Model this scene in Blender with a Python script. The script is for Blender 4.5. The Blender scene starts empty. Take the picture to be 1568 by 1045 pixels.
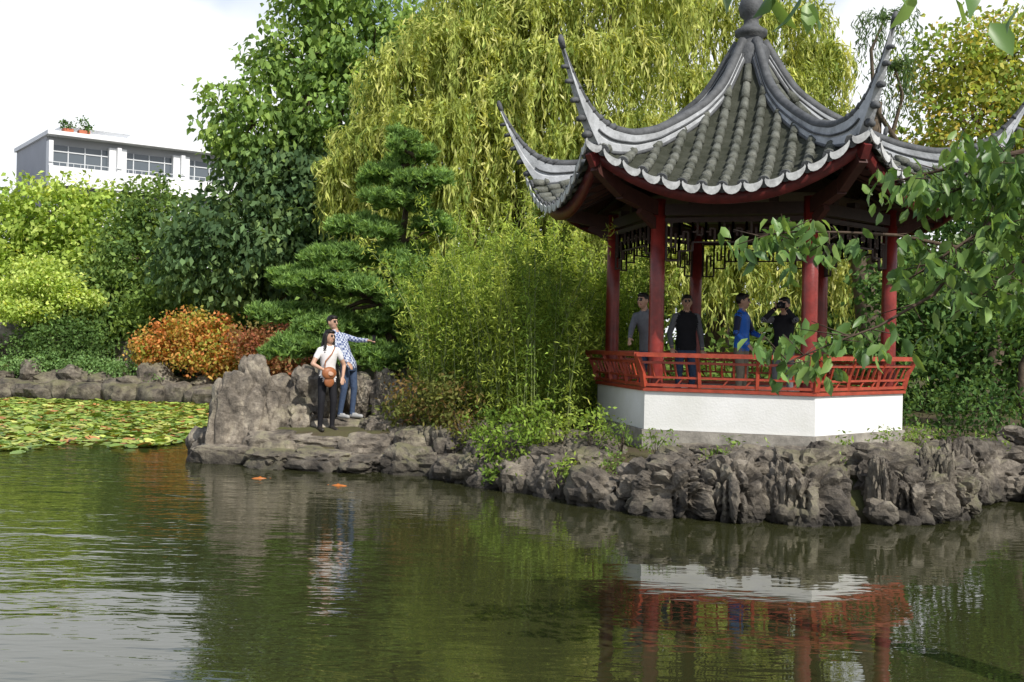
import bpy, math, random
import numpy as np
from mathutils import Vector, Matrix, noise, kdtree
random.seed(7)
RNG=np.random.default_rng(11)
scene=bpy.context.scene
scene.view_settings.view_transform='Standard'
scene.view_settings.look='None'
scene.view_settings.exposure=0

# ------------------------------------------------------------ materials
def mat(name,col=(.5,.5,.5),rough=.6,spec=.5,noise_amt=0.0,nscale=5.0,bump=0.0,bscale=20.0,metal=0.0,col2=None,detail=6):
    m=bpy.data.materials.new(name); m.use_nodes=True
    nt=m.node_tree; b=nt.nodes['Principled BSDF']
    b.inputs['Base Color'].default_value=(*col,1); b.inputs['Roughness'].default_value=rough
    b.inputs['Specular IOR Level'].default_value=spec; b.inputs['Metallic'].default_value=metal
    geo=nt.nodes.new('ShaderNodeNewGeometry')
    if noise_amt>0 or col2:
        n=nt.nodes.new('ShaderNodeTexNoise'); n.inputs['Scale'].default_value=nscale; n.inputs['Detail'].default_value=detail; n.inputs['Roughness'].default_value=.65
        nt.links.new(geo.outputs['Position'],n.inputs['Vector'])
        r=nt.nodes.new('ShaderNodeValToRGB')
        r.color_ramp.elements[0].position=.35; r.color_ramp.elements[1].position=.68
        c2=col2 if col2 else tuple(c*(1-noise_amt) for c in col)
        r.color_ramp.elements[0].color=(*c2,1); r.color_ramp.elements[1].color=(*col,1)
        nt.links.new(n.outputs['Fac'],r.inputs['Fac']); nt.links.new(r.outputs['Color'],b.inputs['Base Color'])
    if bump>0:
        n2=nt.nodes.new('ShaderNodeTexNoise'); n2.inputs['Scale'].default_value=bscale; n2.inputs['Detail'].default_value=8
        nt.links.new(geo.outputs['Position'],n2.inputs['Vector'])
        bp=nt.nodes.new('ShaderNodeBump'); bp.inputs['Strength'].default_value=bump; bp.inputs['Distance'].default_value=.03
        nt.links.new(n2.outputs['Fac'],bp.inputs['Height']); nt.links.new(bp.outputs['Normal'],b.inputs['Normal'])
    return m

def leaf_mat(name,trans=.36,rough=.5,spec=.3,simple=False):
    m=bpy.data.materials.new(name); m.use_nodes=True; nt=m.node_tree
    b=nt.nodes['Principled BSDF']; out=nt.nodes['Material Output']
    at=nt.nodes.new('ShaderNodeAttribute'); at.attribute_name='Col'
    if simple:
        nt.nodes.remove(b); b=nt.nodes.new('ShaderNodeBsdfDiffuse'); nt.links.new(at.outputs['Color'],b.inputs['Color'])
    else:
        b.inputs['Roughness'].default_value=rough; b.inputs['Specular IOR Level'].default_value=spec
        nt.links.new(at.outputs['Color'],b.inputs['Base Color'])
    tr=nt.nodes.new('ShaderNodeBsdfTranslucent')
    mx=nt.nodes.new('ShaderNodeMix'); mx.data_type='RGBA'; mx.blend_type='MULTIPLY'; mx.inputs[0].default_value=1
    nt.links.new(at.outputs['Color'],mx.inputs[6]); mx.inputs[7].default_value=(1.75,1.6,.8,1)
    nt.links.new(mx.outputs[2],tr.inputs['Color'])
    ms=nt.nodes.new('ShaderNodeMixShader'); ms.inputs[0].default_value=trans
    nt.links.new(b.outputs[0],ms.inputs[1]); nt.links.new(tr.outputs[0],ms.inputs[2]); nt.links.new(ms.outputs[0],out.inputs['Surface'])
    return m
M_LEAF=leaf_mat('leaf',simple=True)
M_NEAR=leaf_mat('glossy_leaf',.35,.4,.4)
M_PAD=leaf_mat('lily_leaf',.1,.35,.5)
M_BARK=mat('bark',(.13,.10,.07),.9,.2,.5,8,.6,25)
M_TWIG=mat('twig',(.10,.07,.05),.8,.2,.4,20)

# ------------------------------------------------------------ mesh builder
class MB:
    def __init__(s): s.v=[];s.f=[];s.m=[];s.sm=[]
    def add(s,vs,fs,mi=0,sm=False):
        o=len(s.v); s.v+=[tuple(v) for v in vs]; s.f+=[tuple(i+o for i in f) for f in fs]; s.m+=[mi]*len(fs); s.sm+=[sm]*len(fs)
    def bar(s,p,q,w,h,mi=0,up=(0,0,1)):
        p=Vector(p);q=Vector(q);d=(q-p).normalized();up=Vector(up)
        if abs(d.dot(up))>.98: up=Vector((0,1,0))
        sd=d.cross(up).normalized();u=sd.cross(d).normalized()
        vs=[]
        for c in (p,q):
            for a,b in ((-1,-1),(1,-1),(1,1),(-1,1)): vs.append(c+sd*a*w/2+u*b*h/2)
        s.add(vs,[(0,1,2,3),(7,6,5,4),(0,4,5,1),(1,5,6,2),(2,6,7,3),(3,7,4,0)],mi)
    def box(s,c,size,rz=0,mi=0):
        R=Matrix.Rotation(rz,3,'Z');c=Vector(c)
        vs=[c+R@Vector((a*size[0]/2,b*size[1]/2,e*size[2]/2)) for e in(-1,1) for a,b in((-1,-1),(1,-1),(1,1),(-1,1))]
        s.add(vs,[(3,2,1,0),(4,5,6,7),(0,1,5,4),(1,2,6,5),(2,3,7,6),(3,0,4,7)],mi)
    def tube(s,pts,rads,n=8,mi=0,sm=True):
        pts=[Vector(p) for p in pts]; vs=[];fs=[];ref=None
        for i,p in enumerate(pts):
            t=(pts[min(i+1,len(pts)-1)]-pts[max(i-1,0)]).normalized()
            if ref is None:
                ref=Vector((0,0,1)) if abs(t.z)<.9 else Vector((1,0,0))
            sd=t.cross(ref).normalized(); u=sd.cross(t).normalized(); ref=u
            for k in range(n):
                a=2*math.pi*k/n; vs.append(p+(sd*math.cos(a)+u*math.sin(a))*rads[i])
        for i in range(len(pts)-1):
            for k in range(n):
                k2=(k+1)%n; fs.append((i*n+k,i*n+k2,(i+1)*n+k2,(i+1)*n+k))
        fs.append(tuple(range(n-1,-1,-1))); fs.append(tuple((len(pts)-1)*n+k for k in range(n)))
        s.add(vs,fs,mi,sm)
    def lathe(s,prof,c,n=24,mi=0,sm=True):
        vs=[];fs=[]
        for r,z in prof:
            for k in range(n):
                a=2*math.pi*k/n; vs.append((c[0]+r*math.cos(a),c[1]+r*math.sin(a),c[2]+z))
        for i in range(len(prof)-1):
            for k in range(n):
                k2=(k+1)%n; fs.append((i*n+k,i*n+k2,(i+1)*n+k2,(i+1)*n+k))
        s.add(vs,fs,mi,sm)
    def obj(s,name,mats,parent=None):
        me=bpy.data.meshes.new(name); me.from_pydata(s.v,[],s.f)
        for m in mats: me.materials.append(m)
        me.polygons.foreach_set('material_index',s.m); me.polygons.foreach_set('use_smooth',s.sm); me.update()
        o=bpy.data.objects.new(name,me); scene.collection.objects.link(o)
        if parent: o.parent=parent
        return o
def empty(name):
    o=bpy.data.objects.new(name,None); scene.collection.objects.link(o); return o

# ------------------------------------------------------------ foliage
def nrm(a): return a/np.maximum(np.linalg.norm(a,axis=1,keepdims=True),1e-6)
def leaves(C,D,L,W,Col,upb=.6,detail=False):
    n=len(C); D=nrm(D)
    N=RNG.normal(size=(n,3))*.7; N[:,2]+=upb; N=nrm(N)
    S=nrm(np.cross(D,N)); N=np.cross(S,D)
    L=(np.broadcast_to(L,(n,))*RNG.uniform(.7,1.25,n))[:,None]; W=(np.broadcast_to(W,(n,))*RNG.uniform(.75,1.2,n))[:,None]
    if not detail:
        V=np.stack([C-D*L/2, C-D*L*.05+S*W/2+N*W*.15, C+D*L/2-N*L*.08, C-D*L*.05-S*W/2+N*W*.15],1)
        F=[[0,1,2,3]]; nv=4
    else:
        V=np.stack([C-D*L/2, C-D*L*.25+S*W*.42+N*W*.18, C+D*L*.12+S*W*.44+N*W*.14, C+D*L/2-N*L*.12,
                    C+D*L*.12-S*W*.44+N*W*.14, C-D*L*.25-S*W*.42+N*W*.18, C-D*L*.2, C+D*L*.15-N*L*.02],1)
        F=[[0,6,1,1],[6,7,2,1],[7,3,2,2],[0,5,6,6],[5,4,7,6],[4,3,7,7]]; nv=8
    return V.reshape(-1,3),nv,F,np.repeat(Col,nv,axis=0)
GAIN=1.6
def foliage_obj(name,wood,sets,lm=None,bark=None,gain=GAIN):
    vs=[];cols=[];loops=[];starts=[];tot=[];mi=[];off=0;ls=0
    if wood and wood.v:
        v=np.array(wood.v); vs.append(v); cols.append(np.tile([.1,.08,.06],(len(v),1)))
        for f in wood.f:
            loops.append(np.array(f)); starts.append(ls); tot.append(len(f)); ls+=len(f); mi.append(0)
        off=len(v)
    starts=[np.array(starts,dtype=np.int64)];tot=[np.array(tot,dtype=np.int64)];mi=[np.array(mi,dtype=np.int64)]
    for V,nv,F,Cc in sets:
        n=len(V)//nv
        for f in F:
            ff=[f[0]]
            for q in f[1:]:
                if q!=ff[-1]: ff.append(q)
            ff=np.array(ff); k=len(ff)
            idx=(np.arange(n)[:,None]*nv+ff[None,:]+off).ravel()
            loops.append(idx); starts.append(ls+np.arange(n)*k); tot.append(np.full(n,k)); mi.append(np.ones(n,dtype=np.int64)); ls+=n*k
        vs.append(V); cols.append(Cc*gain); off+=len(V)
    V=np.concatenate(vs);Cc=np.concatenate(cols);Lp=np.concatenate(loops);St=np.concatenate(starts);Mi=np.concatenate(mi)
    me=bpy.data.meshes.new(name); me.vertices.add(len(V)); me.vertices.foreach_set('co',V.astype(np.float32).ravel())
    me.loops.add(len(Lp)); me.loops.foreach_set('vertex_index',Lp.astype(np.int32))
    me.polygons.add(len(St)); me.polygons.foreach_set('loop_start',St.astype(np.int32))
    me.polygons.foreach_set('material_index',Mi.astype(np.int32))
    me.materials.append(bark or M_BARK); me.materials.append(lm or M_LEAF)
    a=me.color_attributes.new('Col','FLOAT_COLOR','POINT')
    c4=np.ones((len(V),4),dtype=np.float32); c4[:,:3]=np.clip(Cc,0,.75); a.data.foreach_set('color',c4.ravel())
    me.update(calc_edges=True); me.validate()
    o=bpy.data.objects.new(name,me); scene.collection.objects.link(o); return o
def mixcol(pal,t):
    pal=np.array(pal); x=t*(len(pal)-1); i=np.clip(x.astype(int),0,len(pal)-2); f=(x-i)[:,None]
    return pal[i]*(1-f)+pal[i+1]*f
def jit(c,a=.22): return c*np.exp(RNG.normal(size=(len(c),1))*a)
def crown(ells,dens,L,W,pal,nleaf=22,sig=.28,droop=.3,shell=.5,upb=.6,flat=.8,zmin=-9,detail=False):
    Cs=[];Ds=[];Cc=[]
    for (cx,cy,cz,rx,ry,rz) in ells:
        area=4*math.pi*(((rx*ry)**1.6+(rx*rz)**1.6+(ry*rz)**1.6)/3)**(1/1.6)
        nc=max(4,int(area*dens/nleaf))
        u=nrm(RNG.normal(size=(nc,3)))
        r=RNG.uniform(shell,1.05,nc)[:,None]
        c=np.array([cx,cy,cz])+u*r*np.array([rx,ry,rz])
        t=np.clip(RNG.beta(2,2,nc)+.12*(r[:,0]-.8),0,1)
        n=nleaf; off=RNG.normal(size=(nc,n,3))*sig; off[:,:,2]*=flat
        P=(c[:,None,:]+off).reshape(-1,3)
        out=np.repeat(u,n,0)
        d=out*.5+RNG.normal(size=out.shape)*.6; d[:,2]-=droop
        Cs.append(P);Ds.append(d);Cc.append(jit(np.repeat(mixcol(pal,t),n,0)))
    C=np.concatenate(Cs);D=np.concatenate(Ds);K=np.concatenate(Cc)
    k=C[:,2]>zmin
    return leaves(C[k],D[k],L,W,K[k],upb,detail)
def limb(mb,p,q,r0,r1,n=5,wob=.08,seg=6):
    p=Vector(p);q=Vector(q);L=(q-p).length;pts=[];rs=[]
    for i in range(seg+1):
        t=i/seg; w=math.sin(math.pi*t)*wob*L
        pts.append(p.lerp(q,t)+Vector((random.uniform(-w,w),random.uniform(-w,w),random.uniform(0,w)))); rs.append(r0*(1-t)+r1*t)
    mb.tube(pts,rs,n)
    return pts
def tree(name,base,h,r,ells,dens,L,W,pal,upper=None,**kw):
    mb=MB(); b=Vector(base); top=Vector((b.x+random.uniform(-.3,.3),b.y,b.z+h))
    pts=limb(mb,b-Vector((0,0,.3)),top,r,r*.35,8,.04,8)
    for e in ells+(upper[0] if upper else []):
        j=random.randint(2,6); limb(mb,pts[j],(e[0],e[1],e[2]),r*.4,r*.08,5,.1)
        for _ in range(5):
            u=Vector((random.gauss(0,1),random.gauss(0,1),random.gauss(0,.8))).normalized()
            limb(mb,(e[0],e[1],e[2]),(e[0]+u.x*e[3]*.85,e[1]+u.y*e[4]*.85,e[2]+u.z*e[5]*.85),r*.1,r*.02,4,.1,4)
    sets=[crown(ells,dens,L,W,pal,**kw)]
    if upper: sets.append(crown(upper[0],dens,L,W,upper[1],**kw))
    return foliage_obj(name,mb,sets)
def plants(name,ells,dens,L,W,pal,**kw):
    mb=MB()
    for e in ells:
        for _ in range(6): limb(mb,(e[0],e[1],e[2]-e[5]-.1),(e[0]+random.gauss(0,e[3]*.5),e[1]+random.gauss(0,e[4]*.5),e[2]+e[5]*.6),.006,.002,4,.1,3)
    return foliage_obj(name,mb,[crown(ells,dens,L,W,pal,**kw)])

# ------------------------------------------------------------ terrain
WZ=-.15
POND=np.array([(-40,2.2),(-6,2.4),(0,2.2),(8,2.0),(16,4),(19,9.5),(16,13.4),(9.7,14.7),(7.1,15.2),(5.8,14.7),(5.4,13.6),(4.65,13.1),(3.55,12.9),(2.6,13.1),
 (1.85,13.5),(1.1,14.0),(.2,15.1),(-.85,16.3),(-1.85,17.1),(-2.85,17.25),(-3.8,17.45),(-5.0,17.95),(-5.3,19.0),(-5.1,21.5),(-5.8,26),(-7.6,31.5),(-9.3,33),(-11.5,33),(-16,34),(-24,35),(-40,36)])
def sdf(X,Y):
    P=np.stack([X.ravel(),Y.ravel()],1); d=np.full(len(P),1e9); ins=np.zeros(len(P),bool)
    n=len(POND)
    for i in range(n):
        a=POND[i];b=POND[(i+1)%n];ab=b-a
        t=np.clip(((P-a)@ab)/(ab@ab),0,1); q=a+t[:,None]*ab
        d=np.minimum(d,np.linalg.norm(P-q,axis=1))
        c=((a[1]>P[:,1])!=(b[1]>P[:,1]))
        with np.errstate(divide='ignore',invalid='ignore'):
            xx=(b[0]-a[0])*(P[:,1]-a[1])/(b[1]-a[1])+a[0]
        ins^=(c&(P[:,0]<xx))
    return np.where(ins,-d,d).reshape(X.shape)
def axis(lo,hi,dlo,dhi,step):
    core=np.arange(dlo,dhi,step)
    left=dlo-np.geomspace(step,dlo-lo,24)[::-1]; right=dhi+np.geomspace(step,hi-dhi,24)
    return np.concatenate([left,core,right])
xs=axis(-900,900,-42,24,.35); ys=axis(-400,1500,-4,42,.35)
GX,GY=np.meshgrid(xs,ys); D=sdf(GX,GY)
GZ=np.where(D<0,np.maximum(D*.9-.1,-.95),np.minimum(D*1.1-.1,.40)+np.clip((D-1)*.045,0,.5))
GZ+=np.where(D>0.5,.05*np.sin(GX*1.7)*np.cos(GY*1.3),0)
nx,ny=len(xs),len(ys)
idx=np.arange(nx*ny).reshape(ny,nx)
F=np.stack([idx[:-1,:-1],idx[:-1,1:],idx[1:,1:],idx[1:,:-1]],-1).reshape(-1,4)
me=bpy.data.meshes.new('ground'); me.from_pydata(np.stack([GX,GY,GZ],-1).reshape(-1,3).tolist(),[],F.tolist())
me.polygons.foreach_set('use_smooth',[True]*len(F))
M_G=mat('ground_soil',(.09,.10,.035),.95,.2,0,1.2,.8,12,col2=(.07,.05,.035))
me.materials.append(M_G); g=bpy.data.objects.new('ground',me); scene.collection.objects.link(g)

# water
M_W=bpy.data.materials.new('pond_water'); M_W.use_nodes=True; nt=M_W.node_tree; b=nt.nodes['Principled BSDF']
b.inputs['Base Color'].default_value=(.030,.032,.012,1); b.inputs['Roughness'].default_value=.015; b.inputs['IOR'].default_value=1.42; b.inputs['Specular IOR Level'].default_value=1.0
geo=nt.nodes.new('ShaderNodeNewGeometry')
def wave(sx,sy,sc,det,rot=0):
    mp=nt.nodes.new('ShaderNodeMapping'); mp.inputs['Scale'].default_value=(sx,sy,1); mp.inputs['Rotation'].default_value=(0,0,rot)
    n=nt.nodes.new('ShaderNodeTexNoise'); n.inputs['Scale'].default_value=sc; n.inputs['Detail'].default_value=det; n.inputs['Distortion'].default_value=.4
    nt.links.new(geo.outputs['Position'],mp.inputs['Vector']); nt.links.new(mp.outputs[0],n.inputs['Vector']); return n
n1=wave(.45,1.3,1.6,1,.12); n2=wave(.7,2.0,5.5,1.5,-.1); n3=wave(1,1,.22,1)
rmp=nt.nodes.new('ShaderNodeMapRange'); rmp.inputs['From Min'].default_value=.38; rmp.inputs['From Max'].default_value=.62; rmp.inputs['To Min'].default_value=.5; rmp.inputs['To Max'].default_value=1
nt.links.new(n3.outputs['Fac'],rmp.inputs['Value'])
sx=nt.nodes.new('ShaderNodeSeparateXYZ'); nt.links.new(geo.outputs['Position'],sx.inputs[0])
rx=nt.nodes.new('ShaderNodeMapRange'); rx.inputs['From Min'].default_value=1; rx.inputs['From Max'].default_value=-4; rx.inputs['To Min'].default_value=.22; rx.inputs['To Max'].default_value=.75
nt.links.new(sx.outputs['X'],rx.inputs['Value'])
mm=nt.nodes.new('ShaderNodeMath'); mm.operation='MULTIPLY'; nt.links.new(rmp.outputs[0],mm.inputs[0]); nt.links.new(rx.outputs[0],mm.inputs[1])
ad=nt.nodes.new('ShaderNodeMath'); ad.operation='MULTIPLY_ADD'; ad.inputs[1].default_value=.30
nt.links.new(n2.outputs['Fac'],ad.inputs[0]); nt.links.new(n1.outputs['Fac'],ad.inputs[2])
bp=nt.nodes.new('ShaderNodeBump'); bp.inputs['Distance'].default_value=.028
nt.links.new(mm.outputs[0],bp.inputs['Strength']); nt.links.new(ad.outputs[0],bp.inputs['Height']); nt.links.new(bp.outputs['Normal'],b.inputs['Normal'])
mb=MB(); mb.add([(-60,-1,WZ),(24,-1,WZ),(24,45,WZ),(-60,45,WZ)],[(0,1,2,3)])
mb.obj('pond_water',[M_W])

# ------------------------------------------------------------ lily pads
N=30000
Y=RNG.uniform(16.5,33.8,N)
X=-24+RNG.uniform(0,1,N)*(24-5.0)
d=sdf(X,Y)
edge=18.2+np.clip((X+8.5)*.9,-1.2,4)+.5*np.sin(X*1.9)+.35*np.sin(X*4.3+1)
nn=np.array([noise.noise(Vector((x*.45,y*.25,3))) for x,y in zip(X,Y)])
k=(d<-.2)&(Y>edge)&(nn>-.62+.25*np.exp(-(Y-edge)/1.5)+RNG.normal(size=N)*.12)
X=X[k];Y=Y[k];n=len(X); r=RNG.uniform(.06,.15,n); a0=RNG.uniform(0,6.28,n); tilt=RNG.normal(size=(n,2))*.13
rings=[]
seg=9
for j in range(seg):
    a=a0+ (j/(seg-1))*5.9
    rings.append(np.stack([X+r*np.cos(a),Y+r*np.sin(a),WZ+.014+np.abs(tilt[:,0])*.12+r*(tilt[:,0]*np.cos(a)+tilt[:,1]*np.sin(a))+RNG.uniform(0,.008,n)],1))
V=np.stack([np.stack([X,Y,np.full(n,WZ+.012)],1)]+rings,1).reshape(-1,3)
t=RNG.uniform(0,1,n)
col=mixcol([(.08,.14,.03),(.15,.22,.035),(.24,.30,.06),(.38,.38,.11)],np.clip(t,0,.999))
br=RNG.uniform(0,1,n)<.07; col[br]=np.array([.30,.14,.05]); col=jit(col,.2)
foliage_obj('lily_pads',None,[(V,10,[[0,j,j+1,j+1] for j in range(1,9)],np.repeat(col,10,0))],M_PAD,gain=1.35)

# ------------------------------------------------------------ rocks
import bmesh
ICO={}
def ico(s):
    if s not in ICO:
        bm=bmesh.new(); bmesh.ops.create_icosphere(bm,subdivisions=s,radius=1)
        ICO[s]=([v.co.copy() for v in bm.verts],[tuple(v.index for v in f.verts) for f in bm.faces]); bm.free()
    return ICO[s]
def rock(mb,c,dims,sub=4,rough=.35,crag=.35,mi=0,rz=None,sq=0.0,tiltx=0,flute=1.0):
    vs,fs=ico(sub); s=Vector((random.uniform(-50,50),random.uniform(-50,50),random.uniform(-50,50)))
    R=Matrix.Rotation(random.uniform(0,6.28) if rz is None else rz,3,'Z')@Matrix.Rotation(tiltx,3,'Y'); out=[]
    for v in vs:
        p=v*1.2+s
        w=Vector((v.x*1.2*flute+s.x,v.y*1.2*flute+s.y,v.z*.84/flute**1.3+s.z))
        dd,_=noise.voronoi(w*1.35); cr=max(0,min(1,(dd[1]-dd[0])*2.4))
        n=rough*noise.noise(p)+.4*rough*noise.noise(p*2.7)+.18*rough*noise.noise(p*7)+.09*rough*noise.noise(p*15)-crag*(1-cr)**2*.45+.1*(dd[0]-.4)
        q=v*(1+n)
        if sq: q=Vector([math.copysign(abs(t)**(1-sq),t) for t in q])
        q=Vector((q.x*dims[0],q.y*dims[1],q.z*dims[2]))
        out.append(Vector(c)+R@q)
    mb.add(out,fs,mi,False)
def rock_material(name,k):
    M=bpy.data.materials.new(name); M.use_nodes=True; nt=M.node_tree; b=nt.nodes['Principled BSDF']; b.inputs['Roughness'].default_value=.85
    geo=nt.nodes.new('ShaderNodeNewGeometry')
    def nz(sc,det=8,ro=.6):
        n=nt.nodes.new('ShaderNodeTexNoise'); n.inputs['Scale'].default_value=sc; n.inputs['Detail'].default_value=det; n.inputs['Roughness'].default_value=ro
        nt.links.new(geo.outputs['Position'],n.inputs['Vector']); return n
    a1=nz(2.6,8,.72); r1=nt.nodes.new('ShaderNodeValToRGB'); e=r1.color_ramp.elements
    e[0].position=.34; e[0].color=(.03*k,.025*k,.02*k,1); e[1].position=.68; e[1].color=(.36*k,.315*k,.25*k,1); x=e.new(.5); x.color=(.135*k,.115*k,.09*k,1)
    nt.links.new(a1.outputs['Fac'],r1.inputs['Fac'])
    a2=nz(1.3,7,.65); r2=nt.nodes.new('ShaderNodeValToRGB'); r2.color_ramp.elements[0].position=.5; r2.color_ramp.elements[1].position=.62
    nt.links.new(a2.outputs['Fac'],r2.inputs['Fac'])
    mx=nt.nodes.new('ShaderNodeMix'); mx.data_type='RGBA'; mx.inputs[7].default_value=(.11*k,.11*k,.04*k,1)
    sn=nt.nodes.new('ShaderNodeSeparateXYZ'); nt.links.new(geo.outputs['Normal'],sn.inputs[0])
    mu=nt.nodes.new('ShaderNodeMapRange'); mu.inputs['From Min'].default_value=.0; mu.inputs['From Max'].default_value=.8; mu.inputs['To Min'].default_value=.15; mu.inputs['To Max'].default_value=.75
    nt.links.new(sn.outputs['Z'],mu.inputs['Value'])
    ml=nt.nodes.new('ShaderNodeMath'); ml.operation='MULTIPLY'; nt.links.new(mu.outputs[0],ml.inputs[1]); nt.links.new(r2.outputs[0],ml.inputs[0])
    nt.links.new(ml.outputs[0],mx.inputs[0]); nt.links.new(r1.outputs[0],mx.inputs[6])
    sz=nt.nodes.new('ShaderNodeSeparateXYZ'); nt.links.new(geo.outputs['Position'],sz.inputs[0])
    mr=nt.nodes.new('ShaderNodeMapRange'); mr.inputs['From Min'].default_value=WZ+.04; mr.inputs['From Max'].default_value=WZ+.28; mr.inputs['To Min'].default_value=.28; mr.inputs['To Max'].default_value=1
    nt.links.new(sz.outputs['Z'],mr.inputs['Value'])
    m2=nt.nodes.new('ShaderNodeMix'); m2.data_type='RGBA'; m2.blend_type='MULTIPLY'; m2.inputs[0].default_value=1
    nt.links.new(mx.outputs[2],m2.inputs[6]); nt.links.new(mr.outputs[0],m2.inputs[7]); nt.links.new(m2.outputs[2],b.inputs['Base Color'])
    a3=nz(14,9,.7); bp=nt.nodes.new('ShaderNodeBump'); bp.inputs['Strength'].default_value=.9; bp.inputs['Distance'].default_value=.06
    nt.links.new(a3.outputs['Fac'],bp.inputs['Height']); nt.links.new(bp.outputs['Normal'],b.inputs['Normal'])
    return M
M_R=rock_material('garden_rock',1.0); M_R2=rock_material('sunlit_garden_rock',1.35)  # second one is the same rock, with sunlight put into a paler colour

def along(pts,step):
    out=[];pts=[Vector((*p,0)) for p in pts]
    for a,b2 in zip(pts[:-1],pts[1:]):
        n=max(1,int((b2-a).length/step))
        for i in range(n): out.append((a.lerp(b2,(i+random.uniform(-.2,.2))/n),(b2-a).normalized()))
    return out
def rockrow(mb,pts,step,rad,h,z0=0.05,inset=0,sub=3,rough=.4,crag=.4,sq=0,flute=1.0):
    for p,t in along(pts,step):
        nrmv=Vector((t.y,-t.x,0)); r=rad*random.uniform(.7,1.3); hh=h*random.uniform(.75,1.2)
        rock(mb,(p.x-nrmv.x*inset+random.uniform(-.06,.06),p.y-nrmv.y*inset+random.uniform(-.06,.06),z0),(r*random.uniform(.9,1.35),r*random.uniform(.7,1),hh),sub,rough,crag,sq=sq,flute=flute)
# pavilion rockery
mb=MB()
pav=[(6.2,14.95),(5.8,14.6),(5.4,13.6),(4.65,13.1),(3.55,12.9),(2.6,13.1),(1.85,13.5),(1.1,14.05)]
rockrow(mb,pav,.62,.44,.42,.10,0,5,.45,1.0,.22,1.7)
rockrow(mb,[(5.7,14.8),(5.2,13.9),(4.55,13.5),(3.55,13.3),(2.7,13.5),(2.0,13.9),(1.4,14.4)],.55,.42,.30,.36,0,4,.45,.9,.22,1.4)
rockrow(mb,[(5.2,14.4),(4.5,13.95),(3.5,13.8),(2.6,14.0),(1.9,14.4)],.45,.32,.2,.48,0,4,.35,.6,.2)
rockrow(mb,[(5.3,15.0),(4.3,14.4),(3.4,14.3),(2.6,14.5),(1.8,14.9)],.45,.3,.12,.50,0,3,.3,.4,.2)
for p,t in along(pav,.3):
    rock(mb,(p.x+random.uniform(-.15,.15),p.y-.2+random.uniform(-.08,.05),random.uniform(-.15,.0)),(.2,.18,.17),3,.4,.6)
for (x,y,z,a,b2,c) in [(5.2,13.35,.22,.22,.2,.5),(5.6,14.0,.25,.26,.22,.5),(4.95,13.15,.15,.2,.16,.45),(4.4,13.0,.2,.2,.15,.44),(5.95,14.5,.2,.28,.22,.45),(3.2,12.9,.15,.24,.16,.42)]:
    rock(mb,(x,y,z),(a,b2,c),5,.4,1.1,sq=.1,flute=1.8)
mb.obj('pavilion_rockery',[M_R])
# mid bank
mb=MB()
mid=[(1.1,14.0),(.2,15.1),(-.85,16.3),(-1.85,17.1)]
rockrow(mb,mid,.5,.4,.32,-.02,0,4,.4,.6,.2)
rockrow(mb,[(1.2,14.6),(.4,15.6),(-.6,16.8),(-1.5,17.6)],.45,.38,.3,.25,0,4,.4,.6,.2)
rockrow(mb,[(1.2,15.2),(.6,16.2),(-.4,17.2),(-1.2,18.0)],.5,.35,.25,.42,0,3)
mb.obj('bank_rocks',[M_R])
# peninsula ledges (terraced)
mb=MB()
pen=[(-1.8,17.0),(-2.85,17.25),(-3.8,17.45),(-4.6,17.8)]
rockrow(mb,pen,.45,.42,.22,-.06,0,4,.3,.6,.25)
for (x,y,z,a,b2,c) in [(-3.05,17.95,.14,.85,.50,.2),(-2.25,17.75,.10,.6,.5,.28),(-3.85,17.9,.12,.5,.45,.26),(-2.85,18.68,.30,.9,.45,.24),(-1.95,18.45,.33,.6,.5,.3),(-3.8,18.65,.36,.5,.4,.4),(-1.55,17.8,.18,.5,.4,.3),(-4.5,17.75,-.06,.7,.35,.22),(-1.35,17.4,.2,.5,.4,.34)]:
    rock(mb,(x,y,z),(a,b2,c),4,.16,.5,rz=random.uniform(-.2,.2),sq=.35)
for (x,y,z,a,b2,c) in [(-3.5,19.3,.85,.5,.35,.55),(-2.75,19.6,.85,.42,.3,.45),(-2.2,19.4,.85,.45,.3,.47),(-1.75,19.2,.75,.4,.3,.42),(-3.15,19.0,1.15,.2,.2,.38),(-4.1,19.4,.6,.5,.4,.6),(-3.6,18.4,.45,.3,.3,.35),(-1.2,18.6,.6,.4,.3,.35)]:
    rock(mb,(x,y,z),(a,b2,c),4,.35,.6,sq=.15,flute=1.3)
rockrow(mb,[(-5.0,18.3),(-5.3,19.0),(-5.1,21.5),(-5.8,26),(-7.6,31.5)],.7,.38,.3,.0)
mb.obj('peninsula_rocks',[M_R2])
mb=MB()
rock(mb,(-4.50,18.15,.38),(.50,.40,.92),5,.20,.45,rz=.15,tiltx=.10,sq=.30,flute=1.2)
rock(mb,(-4.22,18.25,1.0),(.30,.28,.62),5,.24,.4,rz=.0,tiltx=-.16,sq=.12)
rock(mb,(-3.98,18.2,.45),(.24,.26,.52),4,.25,.5,sq=.15)
mb.obj('boulder',[M_R2])
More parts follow.
